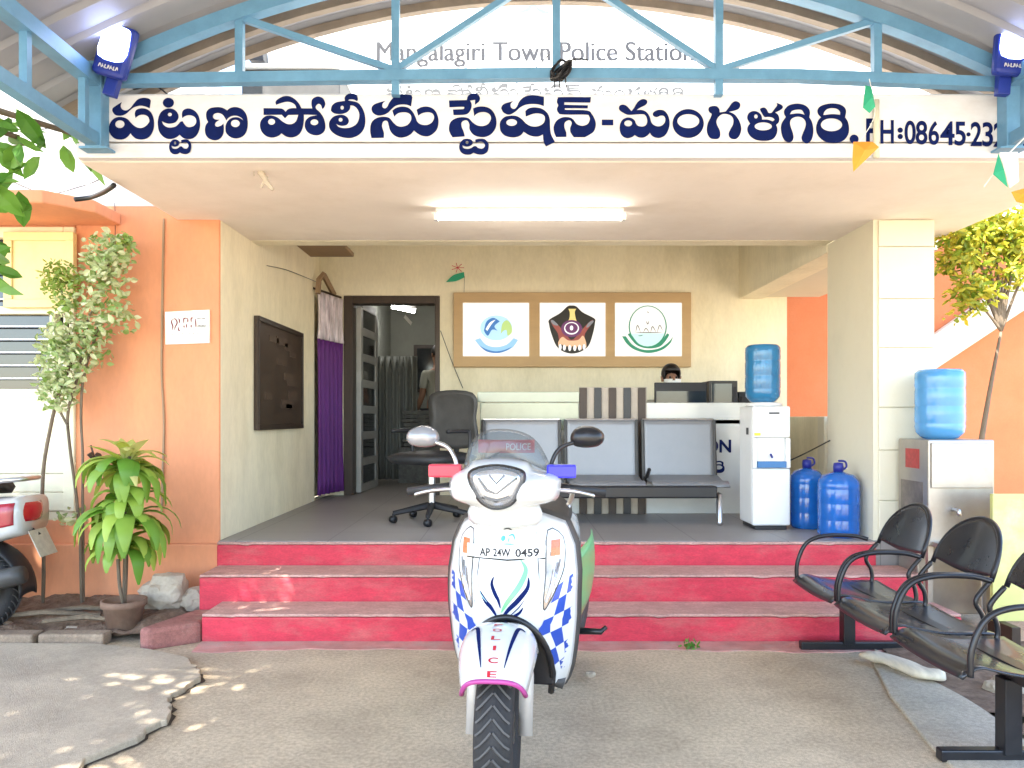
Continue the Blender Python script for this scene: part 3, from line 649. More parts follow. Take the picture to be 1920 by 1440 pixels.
# loose cable on the truss, black pipe, conduit, wires
bm = nb()
base = W(1052, 132, 3.75)
for k in range(7):
    a = random.random() * 6
    tube(bm, smooth_pts([base + Vector((.05 * math.cos(a + j), .02 * math.sin(j * 2 + k), .045 * math.sin(a + j * 1.3))) for j in range(6)], 4), .006, 6)
tube(bm, smooth_pts([base, base + Vector((.06, -.01, .05)), base + Vector((.13, -.01, .045))], 5), .004, 6)
for dx in (-.035, -.01, .02): tube(bm, [base + Vector((dx, 0, -.02)), base + Vector((dx + .005, 0, -.085))], .004, 5)
tag(obj("cable_bundle", bm, black), "knot of black cable tied to the middle of the truss", "cable")
bm = nb(); tube(bm, smooth_pts([W(140, 374, 4.4), W(170, 370, 4.4), W(195, 360, 4.3), W(214, 347, 4.2)], 5), .014, 8)
tag(obj("drain_pipe", bm, black, smooth=True), "short bent black pipe under the left end of the porch roof", "pipe")
bm = nb(); tube(bm, [W(1643, 188, 3.82), W(1643, 296, 3.82)], .015, 8)
tag(obj("conduit", bm, cream2, smooth=True), "pale vertical pipe crossing the name board before the phone number", "pipe")
def wire(pts, r, label, m=black):
    bm = nb(); tube(bm, smooth_pts(pts, 8), r, 5); tag(obj("wire", bm, m), label, "wire")
wire([W(-40, 250, 4.6), W(60, 246, 4.6), W(110, 240, 4.6), (-2.06, 3.84, 2.62)], .003, "thin wire slack across the white wall to the left canopy post")
wire([W(-20, 320, 4.7), W(80, 362, 4.7), W(150, 350, 4.5), W(190, 335, 4.3)], .003, "thin wire sagging below the left eave")
wire([W(307, 410, 5.03), W(304, 600, 5.03), W(303, 700, 5.03), W(307, 800, 5.03), W(303, 960, 5.03)], .008, "brown cable running down the orange wall left of the notice", brown_pn)
wire([W(215, 380, 5.03), W(216, 430, 5.03), W(212, 520, 5.03)], .002, "hair-thin wire hanging down the orange wall behind the vine")
wire([W(250, 168, 3.9), W(290, 162, 3.9), W(318, 180, 3.87)], .004, "short black cable drooping behind the left end of the name board")
wire([W(955, 165, 3.95), W(990, 140, 3.95), W(1030, 102, 4.0)], .003, "loose thin wire slanting under the middle of the wall lettering")
# broken fitting under the roof
bm = nb()
for a, b, r in (((484, 302), (492, 325), .012), ((488, 322), (500, 340), .02), ((498, 340), (512, 356), .016), ((470, 306), (490, 318), .01), ((480, 312), (506, 318), .014), ((500, 330), (490, 352), .009), ((476, 300), (476, 330), .004)):
    tube(bm, [W(*a, 4.05), W(*b, 4.05)], [r, r * .6], 6)
tag(obj("broken_hook", bm, stone_m), "broken plaster fitting hanging under the porch roof near the left", "fitting")
# flags
def flag(pts, m, label, Y=3.62):
    P = [W(*p, Y) for p in pts]
    bm = nb(); ctr = sum(P, Vector()) / len(P) + Vector((0, -.03, 0)); v = [bm.verts.new(p) for p in P]; e = bm.verts.new(ctr)
    for i in range(len(v)): bm.faces.new((v[i], v[(i + 1) % len(v)], e))
    tag(obj("bunting_flag", bm, m, solid=.002), label, "flag", "festoon flags at the right of the canopy")
flag([(1600, 266), (1636, 266), (1648, 276), (1600, 322), (1598, 300)], orange_cloth, "orange pennant hanging at the end of the name board lettering")
flag([(1622, 160), (1634, 163), (1641, 200), (1630, 212), (1618, 202)], green_cloth, "small green pennant hanging from the truss above the orange one")
flag([(1872, 288), (1890, 352), (1862, 327)], green_cloth, "green pennant triangle hanging by the right canopy post")
flag([(1874, 286), (1908, 285), (1910, 340), (1893, 352)], white_cloth, "white pennant hanging next to the green triangle at the right post")
flag([(1896, 360), (1925, 352), (1930, 385), (1905, 378)], orange_cloth, "orange pennant at the right edge over the yellow leaves")
wire([W(1630, 148, 3.7), W(1640, 215, 3.64), W(1610, 268, 3.63)], .002, "string carrying the orange and green pennants", white_cloth)
wire([W(1845, 350, 3.7), W(1890, 290, 3.62), W(1930, 250, 3.6)], .003, "string carrying the pennants at the right post", white_cloth)

# ------------------------------------------------------------------ lights in the porch
t = thing("tube_light", "lit long white tube light on the porch ceiling", "tube light", (0, 4.78, 2.57))
a = W(818, 394, 4.78); b = W(1169, 394, 4.78)
bx("batten", white_plastic, t, a.x, b.x, -.03, .03, -.028, -.001)
bm = nb(); tube(bm, [(a.x + .01, 0, -.05), (b.x - .01, 0, -.05)], .018, 12); obj("tube", bm, tube_m, t, smooth=True)
bm = nb(); box(bm, a.x - .012, a.x + .012, -.024, .024, -.072, -.03); box(bm, b.x - .012, b.x + .012, -.024, .024, -.072, -.03); obj("end_cap", bm, white_plastic, t)

# emblem board
EY = 7.93
t = thing("emblem_board", "tan board with three lit emblem panels on the porch back wall", "light box", (0, 8, 0))
a = W(850, 688, EY); b = W(1296, 548, EY)
o = bx("board", wood_tan, t, a.x, b.x, EY - 8, -.001, a.z, b.z, bevel=.006)
def ep(mats, loops, k, parent, name):
    bm = nb(); shape_px(bm, loops, EY - .012 - .0015 * k); q = obj(name, bm, mats, parent, fixn=False); q.location = (0, 0, 0); return q
def epanel(x0, x1, label):
    a = W(x0, 668, EY); b = W(x1, 568, EY); bm = nb(); box(bm, a.x, b.x, EY - 8 - .010, EY - 8 - .001, a.z, b.z)
    return obj("panel", bm, lightbox, t, label=label)
L = lambda ox, oy, s: (lambda pts: [Vector((ox + p[0] / s, oy + p[1] / s)) for p in pts])
G5 = L(860, 560, 4.465)
S = lambda pts: G5(spl(pts)); E5 = lambda a, b, c, d: G5(ell(a, b, c, d))
lb, mb, gb, yb_, bk = lit("lit_sky_blue", (.35, .66, .95)), lit("lit_mid_blue", (.04, .20, .52), .12), lit("lit_leaf_green", (.55, .76, .25)), lit("lit_yellow", (.95, .75, .25)), M("panel_black", (.015, .015, .013), .5)
pur, mar, oc, gr, wt, dgr, navy_l = lit("lit_plum", (.22, .05, .20), .07), lit("lit_maroon", (.40, .09, .07), .10), lit("lit_peach", (.9, .55, .32)), lit("lit_teal_green", (.03, .32, .17), .10), lit("lit_white", (1, .98, .95), .14), lit("lit_slate", (.30, .30, .33), .1), lit("lit_navy", (.02, .06, .22), .06)
p1 = epanel(868, 992, "lit panel with a blue and green round emblem over a blue ribbon")
def dec(k, m, loops, par, nm): 
    o = ep(m, loops, k, par, nm); o.location = (0, -8, 0)
dec(1, lit("lit_pale_blue", (.50, .78, 1.0), .13), [E5(315, 245, 135, 105)], p1, "disc")
dec(2, mb, [S([(215,250),(235,190),(290,160),(345,190,1),(300,230),(325,268,1),(280,260),(245,310),(215,275)])], p1, "emblem_mark")
dec(3, wt, [S([(225,255,1),(262,200),(310,175,1),(275,215),(240,270,1)])], p1, "emblem_mark")
dec(2, gb, [S([(350,300,1),(365,210),(405,180),(440,220),(445,280),(410,310),(400,265),(375,270)])], p1, "emblem_mark")
dec(2, lb, [S([(135,345,1),(180,330,1),(230,385),(310,405),(400,385),(460,330,1),(498,345,1),(450,410),(370,448),(300,455),(220,430),(170,390)])], p1, "ribbon")
dec(3, mb, [S([(165,385,1),(225,420),(300,440),(380,430),(450,400,1),(400,435),(320,456),(230,440)])], p1, "ribbon_shade")
p2 = epanel(1012, 1135, "lit panel with a black shield emblem, plum rosette and yellow top")
dec(1, bk, [S([(760,175),(850,120),(910,65),(945,57),(985,65),(1040,115),(1135,165),(1142,200),(1125,290),(1090,390),(1030,440),(950,460),(870,440),(815,390),(775,290),(757,215)])], p2, "shield")
dec(2, yb_, [S([(918,85,1),(985,85,1),(972,115),(985,180),(1010,215,1),(890,215,1),(925,170),(930,115)])], p2, "emblem_mark")
dec(3, mar, [S([(770,180),(800,190),(850,240),(900,300),(945,345),(1000,300),(1050,240),(1100,190),(1125,180),(1110,215),(1060,290),(1040,360),(940,375),(850,360),(830,290),(790,230)])], p2, "wings")
dec(4, oc, [S([(835,360),(870,320),(920,350),(1000,345),(1040,310),(1065,360),(1070,410,1),(1040,385),(1030,430,1),(1000,395),(975,440,1),(955,395),(930,440,1),(910,395),(880,430,1),(870,385),(835,395,1)])], p2, "hands")
dec(5, pur, [E5(945, 250, 88, 72)], p2, "rosette")
for i, (rx, ry) in enumerate(((62, 52), (36, 30))): dec(6 + i, wt if i == 0 else pur, [E5(945 + 4 * i, 248, rx, ry), E5(945 + 4 * i, 246, rx - 9, ry - 9)], p2, "rosette_ring")
dec(8, wt, [E5(945, 245, 14, 20)], p2, "rosette_centre")
for i, (x, rr) in enumerate(((850, -25), (885, -12), (930, -4), (972, 3), (1012, 12), (1050, 25))): dec(5, wt, [E5(x, 405 + 10 * (1 - abs(rr) / 25), 12, 24)], p2, "letter_mark")
dec(4, dgr, [S([(772,185),(790,180),(830,215),(825,225),(790,215)]),], p2, "blade"); dec(4, dgr, [S([(1120,182),(1128,195),(1090,235),(1068,240),(1085,205)])], p2, "blade")
p3 = epanel(1153, 1278, "lit panel with a thin green ring emblem over a green ribbon")
dec(1, lit("lit_mint", (.62, .92, .84), .13), [S([(1440,290,1),(1735,290,1),(1700,360),(1640,400),(1580,408),(1500,390),(1455,340)])], p3, "disc")
dec(2, gr, [E5(1583, 235, 160, 178), E5(1583, 232, 150, 168)], p3, "ring")
dec(2, gr, [S([(1368,315,1),(1400,315,1),(1450,380),(1520,420),(1590,430),(1680,415),(1750,370),(1795,318,1),(1770,375),(1700,430),(1590,455),(1480,430),(1410,380)])], p3, "ribbon")
dec(3, gr, [S([(1415,300,1),(1440,295),(1500,370),(1560,400),(1640,398),(1700,350),(1745,290,1),(1760,310),(1700,390),(1630,415),(1550,412),(1480,380)])], p3, "ribbon")
bm = nb()
f3 = lambda x, z: (lambda v: Vector((v.x, EY - .0185, v.z)))(W(860 + x / 4.465, 560 + z / 4.465, EY))
for pts in (((1480, 283), (1495, 225), (1520, 283)), ((1545, 283), (1565, 250), (1592, 283)), ((1605, 283), (1620, 235), (1650, 283)), ((1660, 283), (1680, 225), (1705, 270)), ((1478, 285), (1580, 286), (1700, 285)), ((1568, 190), (1580, 215), (1590, 188)), ((1500, 312), (1520, 312), (1540, 306)), ((1575, 110), (1583, 116), (1588, 122))):
    stroke(bm, pts, 6, f3)
o = obj("emblem_mark", bm, bk, p3, fixn=False); o.location = (0, -8, 0)

# small flag, wires on the back wall
bm = nb(); shape_px(bm, [spl([(836, 529, 1), (850, 516), (870, 510, 1), (871, 520, 1), (855, 527)])], 7.97); o = obj("paper_flag", bm, green_cloth, solid=.002)
tag(o, "little green and red paper flag hung above the emblem board's left end", "flag")
bm = nb()
for k in range(7):
    a = k * .9; tube(bm, [W(858, 502, 7.96), W(858 + 12 * math.cos(a), 502 + 9 * math.sin(a), 7.96)], .003, 4)
obj("streamer", bm, police_red, o)
wire([W(871, 518, 7.97), W(870, 548, 7.97)], .002, "short thread hanging from the little paper flag")
wire([W(826, 620, 7.98), W(848, 680, 7.98), W(868, 728, 7.97)], .004, "black wire slanting down the back wall right of the doorway")
wire([W(500, 498, 6.0), W(540, 507, 6.5), W(592, 528, 7.3)], .003, "thin wire sagging along the left porch wall to the curtain")

# notice board on the left porch wall
t = thing("notice_board", "dark brown notice board on the left cream porch wall", "notice board", (-1.91, 6.3, 1.6))
bm = nb(); box(bm, 0, .03, -.61, .60, -.42, .43); obj("board", bm, wood_dk, t, bevel=.004)
bm = nb()
for b in ((-.61, .60, .39, .43), (-.61, .60, -.42, -.38), (-.61, -.57, -.38, .39), (.56, .60, -.38, .39)): box(bm, .0305, .042, b[0], b[1], b[2], b[3])
obj("frame", bm, M("board_frame", (.03, .018, .012), .4), t, bevel=.003)
pm = M("faded_notice", (.075, .05, .035), .5, var=.3, scale=12)
for i in range(11):
    y = random.uniform(-.5, .2); z = random.uniform(-.34, .3); bm = nb(); box(bm, .0302, .034, y, y + random.uniform(.15, .38), z, z + random.uniform(.015, .07)); obj("notice", bm, pm, t)
# paper sign on orange wall
t = thing("wall_notice", "white paper notice with dark red letters on the orange wall", "notice", (0, 5.03, 0))
P4 = [W(310, 585, 5.03), W(393, 581, 5.03), W(393, 643, 5.03), W(311, 646, 5.03)]
bm = nb(); prism(bm, [(p.x, p.z) for p in P4], -.006, .008); obj("sheet", bm, paper, t)
bm = nb()
G6 = lambda pts: [Vector((300 + p[0] / 16, 570 + p[1] / 16)) for p in pts]
f6 = lambda x, z: (lambda v: Vector((v.x, -.0085, v.z)))(W(300 + x / 16, 570 + z / 16, 5.03))
for pts in (((400, 460), (360, 540), (400, 680), (370, 800)), ((400, 470), (470, 450), (530, 560), (470, 700), (455, 800)), ((570, 430), (600, 500), (590, 590)), ((575, 690), (575, 790), (630, 795)), ((735, 600), (735, 440), (860, 440)), ((850, 440), (850, 560)), ((735, 640), (740, 720)), ((800, 600), (820, 720)), ((950, 570), (955, 430), (1020, 430)), ((950, 620), (950, 720)), ((1080, 430), (1095, 720))):
    stroke(bm, pts, 38, f6)
obj("lettering", bm, maroon_ink, t, fixn=False)
bm = nb()
def tx(body, x0, y0, x1, y1):
    a = W(300 + x0 / 16, 570 + y1 / 16, 5.03); b = W(300 + x1 / 16, 570 + y0 / 16, 5.03); text_into(bm, body, a.x, b.x, a.z, b.z, -.0085)
for i in range(7): stroke(bm, [(1120 + i * 38, 420), (1135 + i * 38, 465)], 24, f6)
for i in range(6): stroke(bm, [(1140 + i * 42, 720), (1160 + i * 42, 630), (1170 + i * 42, 720)], 12, f6)
for i in range(26): stroke(bm, [(350 + i * 37, 930 - i), (356 + i * 37, 890 + (i % 3) * 10 - i)], 14, f6)
for i in range(6): stroke(bm, [(350 + i * 40, 1085), (370 + i * 40, 1075)], 14, f6)
for i in range(5): stroke(bm, [(400 + i * 40, 322), (420 + i * 40, 316)], 10, f6)
obj("fine_print", bm, black_ink, t, fixn=False)

# curtain
t = thing("curtain", "purple curtain with a white patterned top at the left doorway", "curtain", (-1.85, 7.7, 0))
def cur(z0, z1, off=0):
    def f(u, v):
        a = Vector((-1.885, 7.44, 0)); b = Vector((-1.765, 7.96, 0)); p = a.lerp(b, u); n = Vector((.97, -.22, 0))
        d = .028 * math.sin(u * 34 + .8 * math.sin(v * 3)) * (.5 + .5 * (1 - v)) + .01 * math.sin(u * 71)
        q = p + n * (d + off) - Vector((-1.85, 7.7, 0)); return Vector((q.x, q.y, z0 + (z1 - z0) * v))
    return f
bm = nb(); grid(bm, cur(.52, 2.04), 70, 12); obj("cloth", bm, purple, t, smooth=True, solid=.004)
bm = nb(); grid(bm, cur(2.041, 2.50), 70, 6); obj("valance", bm, sheer, t, smooth=True, solid=.004)
bm = nb(); tube(bm, [(-.06, -.3, 2.52), (.075, .26, 2.52)], .012, 8); obj("rod", bm, wood_dk, t)
bm = nb(); P7 = [W(594, 535, 7.35), W(606, 510, 7.35), W(614, 512, 7.5), W(626, 552, 7.8), W(616, 555, 7.8), W(604, 535, 7.5)]
tube(bm, [W(596, 550, 7.38), W(598, 525, 7.4), W(606, 514, 7.45), W(626, 552, 7.85)], .022, square=True)
tag(obj("wooden_bracket", bm, brown_pn, bevel=.003), "bent wooden bracket above the purple curtain", "bracket")

# room contents seen through the doorway
bm = nb()
grid(bm, lambda u, v: Vector((-1.72 + .52 * u, 9.7 + .05 * math.sin(u * 40), .50 + 1.55 * v)), 60, 4)
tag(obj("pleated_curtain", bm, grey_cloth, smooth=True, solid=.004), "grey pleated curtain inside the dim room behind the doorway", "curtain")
t = thing("room_window", "dark framed window on the far wall of the dim room", "window", (-1.15, 11.39, 1.9))
bx("frame", wood_dk, t, -.30, .5, -.05, 0, -.25, .45); bx("pane", glass_dk, t, -.25, .45, -.056, -.051, -.20, .40)
bm = nb()
for i in range(9):
    h = .05; box(bm, -1.35 + random.uniform(-.02, .02), -.98 + random.uniform(-.02, .02), 9.55, 9.9, FZ + .45 + i * h, FZ + .45 + i * h + .045)
box(bm, -1.4, -.95, 9.5, 9.95, FZ, FZ + .44)
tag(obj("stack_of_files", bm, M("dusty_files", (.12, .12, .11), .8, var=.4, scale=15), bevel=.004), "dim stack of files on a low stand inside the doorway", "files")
bm = nb(); p = W(765, 600, 9.9); obox(bm, p, Vector((.09, 0, -.10)), (0, .01, 0), Vector((.02, 0, .04)))
tag(obj("hanging_paper", bm, paper), "pale slip of paper hanging in the dim doorway", "paper")

t = thing("room_lamp", "small lit lamp glinting near the ceiling of the dim room", "lamp", (-1.42, 10.0, 2.72))
bm = nb(); tube(bm, [(-.14, 0, .0), (.14, .1, -.05)], .022, 10); obj("tube", bm, M("lit_room_tube", (1, .98, .94), .4, var=0, emit=16), t, smooth=True)
bm = nb(); box(bm, -.16, .16, .06, .11, -.02, .06); obj("batten", bm, white_plastic, t, bevel=.004)
# ------------------------------------------------------------------ people
def person(loc, label, rz=0, sit=False, shirt=shirt_m):
    t = thing("person", label, "person", loc, rz)
    def skin(name, verts, edges, m, parent):
        me = bpy.data.meshes.new(name); me.from_pydata([v[0] for v in verts], edges, []); o = bpy.data.objects.new(name, me); C.objects.link(o)
        md = o.modifiers.new("skin", 'SKIN'); md.use_smooth_shade = True
        for i, v in enumerate(verts): me.skin_vertices[0].data[i].radius = v[1]
        me.skin_vertices[0].data[0].use_root = True
        s = o.modifiers.new("sub", 'SUBSURF'); s.levels = s.render_levels = 1
        dg = bpy.context.evaluated_depsgraph_get(); m2 = bpy.data.meshes.new_from_object(o.evaluated_get(dg)); bpy.data.objects.remove(o)
        m2.name = name; m2.materials.append(m); o = bpy.data.objects.new(name, m2); C.objects.link(o); o.parent = parent; return o
    h = .93 if not sit else .52
    V = [((0, 0, h), (.15, .11)), ((0, 0, h + .2), (.14, .10)), ((0, .0, h + .40), (.165, .105)), ((0, 0, h + .50), (.06, .06)), ((0, -.01, h + .57), (.05, .05)), ((0, -.02, h + .64), (.075, .09)), ((0, -.015, h + .74), (.062, .075))]
    E = [(0, 1), (1, 2), (2, 3), (3, 4), (4, 5), (5, 6)]
    for s in (-1, 1):
        i = len(V)
        V += [((s * .19, 0, h + .43), (.05, .05)), ((s * .235, .01, h + .16), (.042, .042)), ((s * .235, -.12 if not sit else -.2, h + .0), (.034, .034)), ((s * .23, -.18 if not sit else -.3, h - .02), (.036, .022))]
        E += [(2, i), (i, i + 1), (i + 1, i + 2), (i + 2, i + 3)]
        j = len(V)
        if sit: V += [((s * .09, -.05, h - .02), (.085, .08)), ((s * .10, -.42, h - .03), (.06, .06)), ((s * .10, -.42, .09), (.045, .045)), ((s * .10, -.54, .035), (.04, .03))]
        else: V += [((s * .09, 0, h - .08), (.085, .085)), ((s * .10, -.01, .50), (.06, .06)), ((s * .10, .02, .09), (.042, .042)), ((s * .10, -.11, .035), (.04, .03))]
        E += [(0, j), (j, j + 1), (j + 1, j + 2), (j + 2, j + 3)]
        for fgr in range(5):
            b = V[i + 3][0]; k = len(V)
            V.append(((b[0] + s * .0 + (fgr - 2) * .014, b[1] - .05 + .01 * abs(fgr - 2), b[2] - .02), (.009, .009))); V.append(((b[0] + (fgr - 2) * .016, b[1] - .075, b[2] - .045), (.008, .008)))
            E += [(i + 3, k), (k, k + 1)]
    b = skin("body", V, E, skin_m, t)
    tb = [((0, 0, h - .07), (.168, .128))] + [(p, (r[0] * 1.1, r[1] * 1.1)) for p, r in V[1:3]] + [((0, 0, h + .48), (.08, .075))]
    Et = [(0, 1), (1, 2), (2, 3)]
    for s in (-1, 1):
        i = len(tb); tb += [((s * .19, 0, h + .43), (.068, .068)), ((s * .225, .008, h + .22), (.06, .06))]; Et += [(2, i), (i, i + 1)]
    skin("shirt", tb, Et, shirt, t)
    lg = [((0, 0, h), (.165, .12))]; El = []
    for s in (-1, 1):
        i = len(lg)
        if sit: lg += [((s * .09, -.05, h - .02), (.095, .09)), ((s * .10, -.42, h - .03), (.072, .072)), ((s * .10, -.42, .14), (.06, .06))]
        else: lg += [((s * .09, 0, h - .08), (.098, .098)), ((s * .10, -.01, .50), (.075, .075)), ((s * .10, .02, .12), (.06, .06))]
        El += [(0, i), (i, i + 1), (i + 1, i + 2)]
    skin("trousers", lg, El, trouser_m, t)
    bm = nb(); bmesh.ops.create_uvsphere(bm, u_segments=20, v_segments=12, radius=1)
    for v in bm.verts: v.co = Vector((v.co.x * .088, v.co.y * .105 + .008, h + .725 + v.co.z * .095))
    bmesh.ops.delete(bm, geom=[v for v in bm.verts if v.co.z < h + .66 or (v.co.y < -.055 and v.co.z < h + .745)], context='VERTS')
    obj("hair", bm, hair_m, t, smooth=True, solid=.008)
    for s in (-1, 1):
        bm = nb(); bmesh.ops.create_uvsphere(bm, u_segments=8, v_segments=6, radius=.011, matrix=Matrix.Translation((s * .03, -.098, h + .685)))
        obj("eye", bm, black, t, smooth=True)
    bm = nb(); tube(bm, [(0, -.098, h + .69), (0, -.125, h + .655)], [.008, .015], 6); obj("nose", bm, skin_m, b, smooth=True)
    bm = nb(); tube(bm, [(-.022, -.1, h + .62), (.022, -.1, h + .62)], .006, 5); obj("mouth", bm, M("lip", (.22, .09, .07), .5), b, smooth=True)
    for s in (-1, 1):
        bm = nb(); tube(bm, [(s * .08, 0, h + .65), (s * .088, .005, h + .70)], .012, 6); obj("ear", bm, skin_m, b, smooth=True)
    return t
ps = person((1.50, 7.25, FZ - .025), "person seated behind the counter screen, only dark hair and a white mask showing", 0, True)
bm = nb(); grid(bm, lambda u, v: Vector((.088 * math.sin(R(-65 + 130 * u)), -.012 - .112 * math.cos(R(-65 + 130 * u)), 1.115 + .075 * v - .01 * math.sin(u * math.pi) * (1 - v))), 14, 5)
obj("face_mask", bm, white_cloth, ps, smooth=True, solid=.003)
pp = person((-.95, 9.9, FZ), "person in a pale shirt standing in the dim room behind the doorway", R(215))
bm = nb(); box(bm, 1.26, 1.74, 7.05, 7.5, FZ + .40, FZ + .45)
for sx in (1.29, 1.69):
    for sy in (7.1, 7.46): box(bm, sx, sx + .03, sy, sy + .03, FZ, FZ + .40)
box(bm, 1.26, 1.74, 7.5, 7.53, FZ, FZ + .9)
tag(obj("desk_chair", bm, plastic_blk, bevel=.006), "plain dark chair behind the counter under the seated person", "chair")

# ------------------------------------------------------------------ counter and what stands on it
t = thing("reception_counter", "white reception counter with dark slatted panel and blue lettering", "counter", (0, 6.45, FZ))
a = W(900, 735, 6.45); b = W(1440, 735, 6.45); ctop = a.z - FZ
cw = M("counter_laminate", (.62, .63, .60), .16, var=.05, scale=2, coat=.4)
bx("front", cw, t, a.x, b.x, 0, .04, 0, ctop - .09); bx("top", M("counter_top_glass", (.33, .37, .30), .07, var=.12, scale=2, coat=.7), t, a.x - .02, W(1086, 0, 6.45).x, -.02, .5, ctop - .085, ctop + .0)
bx("glass_front", M("greenish_glass", (.36, .40, .31), .08, var=.15, scale=3, coat=.6), t, a.x, W(1085, 0, 6.45).x, -.012, -.001, ctop - .32, ctop - .09)
bx("side", cw, t, a.x, a.x + .03, .042, .48, 0, ctop - .09); bx("shelf", cw, t, W(1214, 0, 6.45).x, b.x, -.0, .5, ctop - .27, ctop - .23)
bm = nb()
x0 = W(1086, 0, 6.45).x; x1 = W(1212, 0, 6.45).x
box(bm, x0, x1, -.012, .03, 0, ctop + .04); obj("panel", bm, M("pale_slat_ground", (.42, .36, .29), .5, var=.12), t, bevel=.003)
for i in range(5):
    bm = nb(); xx = x0 + .0 + i * (x1 - x0) / 4.6; box(bm, xx, xx + .062, -.03, -.0125, 0, ctop + .035); obj("slat", bm, wood_dk if i % 2 == 0 else black, t, bevel=.003)
bm = nb(); text_px(bm, "RECEPTION", 1205, 1371, 824, 849, 6.444, .03)
shape_px(bm, [[Vector((1338 + (p.x - 1531) * .34, 864 + (p.y - 194) * .31)) for p in l] for l in RI], 6.444)
o = obj("lettering", bm, navy, t, fixn=False); o.location = (0, -6.45, -FZ)
def screen(px0, px1, py0, py1, Y, label, d=.04, stand=True):
    a = W(px0, py1, Y); b = W(px1, py0, Y); t = thing("computer_monitor", label, "monitor", ((a.x + b.x) / 2, Y, a.z))
    hw = (b.x - a.x) / 2; h = b.z - a.z
    bx("case", plastic_blk, t, -hw, hw, 0, d, .0, h, bevel=.006)
    bm = nb(); box(bm, -hw + .012, hw - .012, -.003, -.0005, .012, h - .075); obj("screen", bm, glass_dk, t)
    z = FZ + ctop - .228 - a.z
    bm = nb(); box(bm, -.03, .03, d + .001, d + .02, z, h * .6); box(bm, -.1, .1, -.0 + d, d + .16, z, z + .012); obj("stand", bm, plastic_blk, t)
screen(1228, 1326, 717, 786, 6.62, "flat black monitor on the counter showing a bluish reflection")
a = W(1330, 800, 6.6); b = W(1383, 714, 6.6)
t = thing("computer_tower", "dark upright computer case on the counter right of the monitor", "computer", ((a.x + b.x) / 2, 6.6, FZ + ctop - .228))
hw = (b.x - a.x) / 2; hh = b.z - (FZ + ctop - .228)
bx("case", dark_grey, t, -hw, hw, 0, .3, 0, hh); bx("front_panel", glass_dk, t, -hw + .015, hw - .05, -.008, -.0005, .02, hh - .02)
bx("drive_bay", plastic_blk, t, hw - .04, hw - .01, -.008, -.0005, .05, hh - .05)
a = W(1385, 780, 6.7); bm = nb(); box(bm, a.x, a.x + .14, 6.7, 6.85, FZ + ctop - .228, 1.50)
box(bm, a.x + .02, a.x + .12, 6.69, 6.699, 1.35, 1.46)
tag(obj("printer", bm, plastic_blk, bevel=.01), "small black device on the counter beside the water dispenser", "device")
a = W(1200, 760, 6.7)
# ------------------------------------------------------------------ steel bench
t = thing("steel_bench", "grey steel three seat bench with black rail in the porch", "bench", (0, 6.1, FZ))
by = .12
spans = ((905, 1050), (1061, 1195), (1207, 1342))
for s0, s1 in spans:
    a = W(s0, 900, 6.22); b = W(s1, 787, 6.22)
    def bf(u, v, a=a, b=b): return Vector((a.x + (b.x - a.x) * u, by + .05 * v + .018 * math.cos((u - .5) * 2.6), a.z - FZ + (b.z - a.z) * v))
    bm = nb(); grid(bm, bf, 14, 10); o = obj("backrest", bm, mesh_grey, t, smooth=True, solid=.008)
    bm = nb(); q = [bf(0, 0), bf(0, 1), bf(.25, 1), bf(.5, 1), bf(.75, 1), bf(1, 1), bf(1, 0)]
    tube(bm, [q[0], q[1]], .014, 8); tube(bm, [q[6], q[5]], .014, 8); obj("side_frame", bm, dark_grey, o)
    bm = nb(); tube(bm, q[1:6], .010, 8); obj("top_rail", bm, silver, o)
    def sf(u, v, a=a, b=b): return Vector((a.x + (b.x - a.x) * u, by - .02 - .40 * v, .325 - .012 * v - (.045 * max(0, (v - .8) / .2) ** 1.5) + .012 * math.cos(v * 6)))
    bm = nb(); grid(bm, sf, 8, 14); obj("seat", bm, mesh_grey, t, smooth=True, solid=.012)
    bm = nb(); tube(bm, [W(s0 + 2, 905, 6.2) - Vector((0, 6.1, FZ)), W(s0 + 4, 890, 6.1) - Vector((0, 6.1, FZ)) + Vector((0, -.15, .05))], .016, 6); obj("bracket", bm, black, t)
a = W(900, 0, 5.75); b = W(1345, 0, 5.75)
bm = nb(); box(bm, a.x, b.x, -.36, -.27, .20, .292); obj("rail", bm, black, t, bevel=.012)
for px, s in ((1335, 1), (925, -1)):
    x = W(px, 0, 6.0).x
    bm = nb(); tube(bm, smooth_pts([(x, -.30, .22), (x + .02 * s, -.22, .16), (x + .06 * s, -.10, .02)], 5), [.022] * 11, 8); tube(bm, smooth_pts([(x, -.3, .22), (x - .01 * s, -.36, .14), (x - .02 * s, -.40, .01)], 5), .02, 8)
    obj("leg", bm, silver, t, smooth=True)
# ------------------------------------------------------------------ office chair
t = thing("office_chair", "black swivel office chair on castors in front of the counter", "chair", (-.62, 5.95, FZ), R(-35))
bm = nb(); pillow(bm, [(-.25, -.24), (.25, -.24), (.26, .0), (.25, .24), (-.25, .24), (-.26, 0)], 0, .05, .05, k=5)
bmesh.ops.rotate(bm, verts=bm.verts, cent=(0, 0, 0), matrix=Matrix.Rotation(R(-90), 3, 'X'))
for v in bm.verts: v.co.z = v.co.z + .50
obj("seat", bm, plastic_blk, t, smooth=True)
bm = nb(); pillow(bm, [(-.22, .58), (.22, .58), (.235, .8), (.21, 1.0), (-.21, 1.0), (-.235, .8)], .24, -.03, .05, k=5); obj("backrest", bm, dark_grey, t, smooth=True)
bm = nb(); tube(bm, smooth_pts([(0, .1, .44), (0, .26, .46), (0, .31, .6), (0, .30, .75)], 5), .022, 6); obj("back_support", bm, plastic_blk, t)
bm = nb(); tube(bm, [(0, 0, .12), (0, 0, .46)], .028, 10); obj("gas_lift", bm, silver, t)
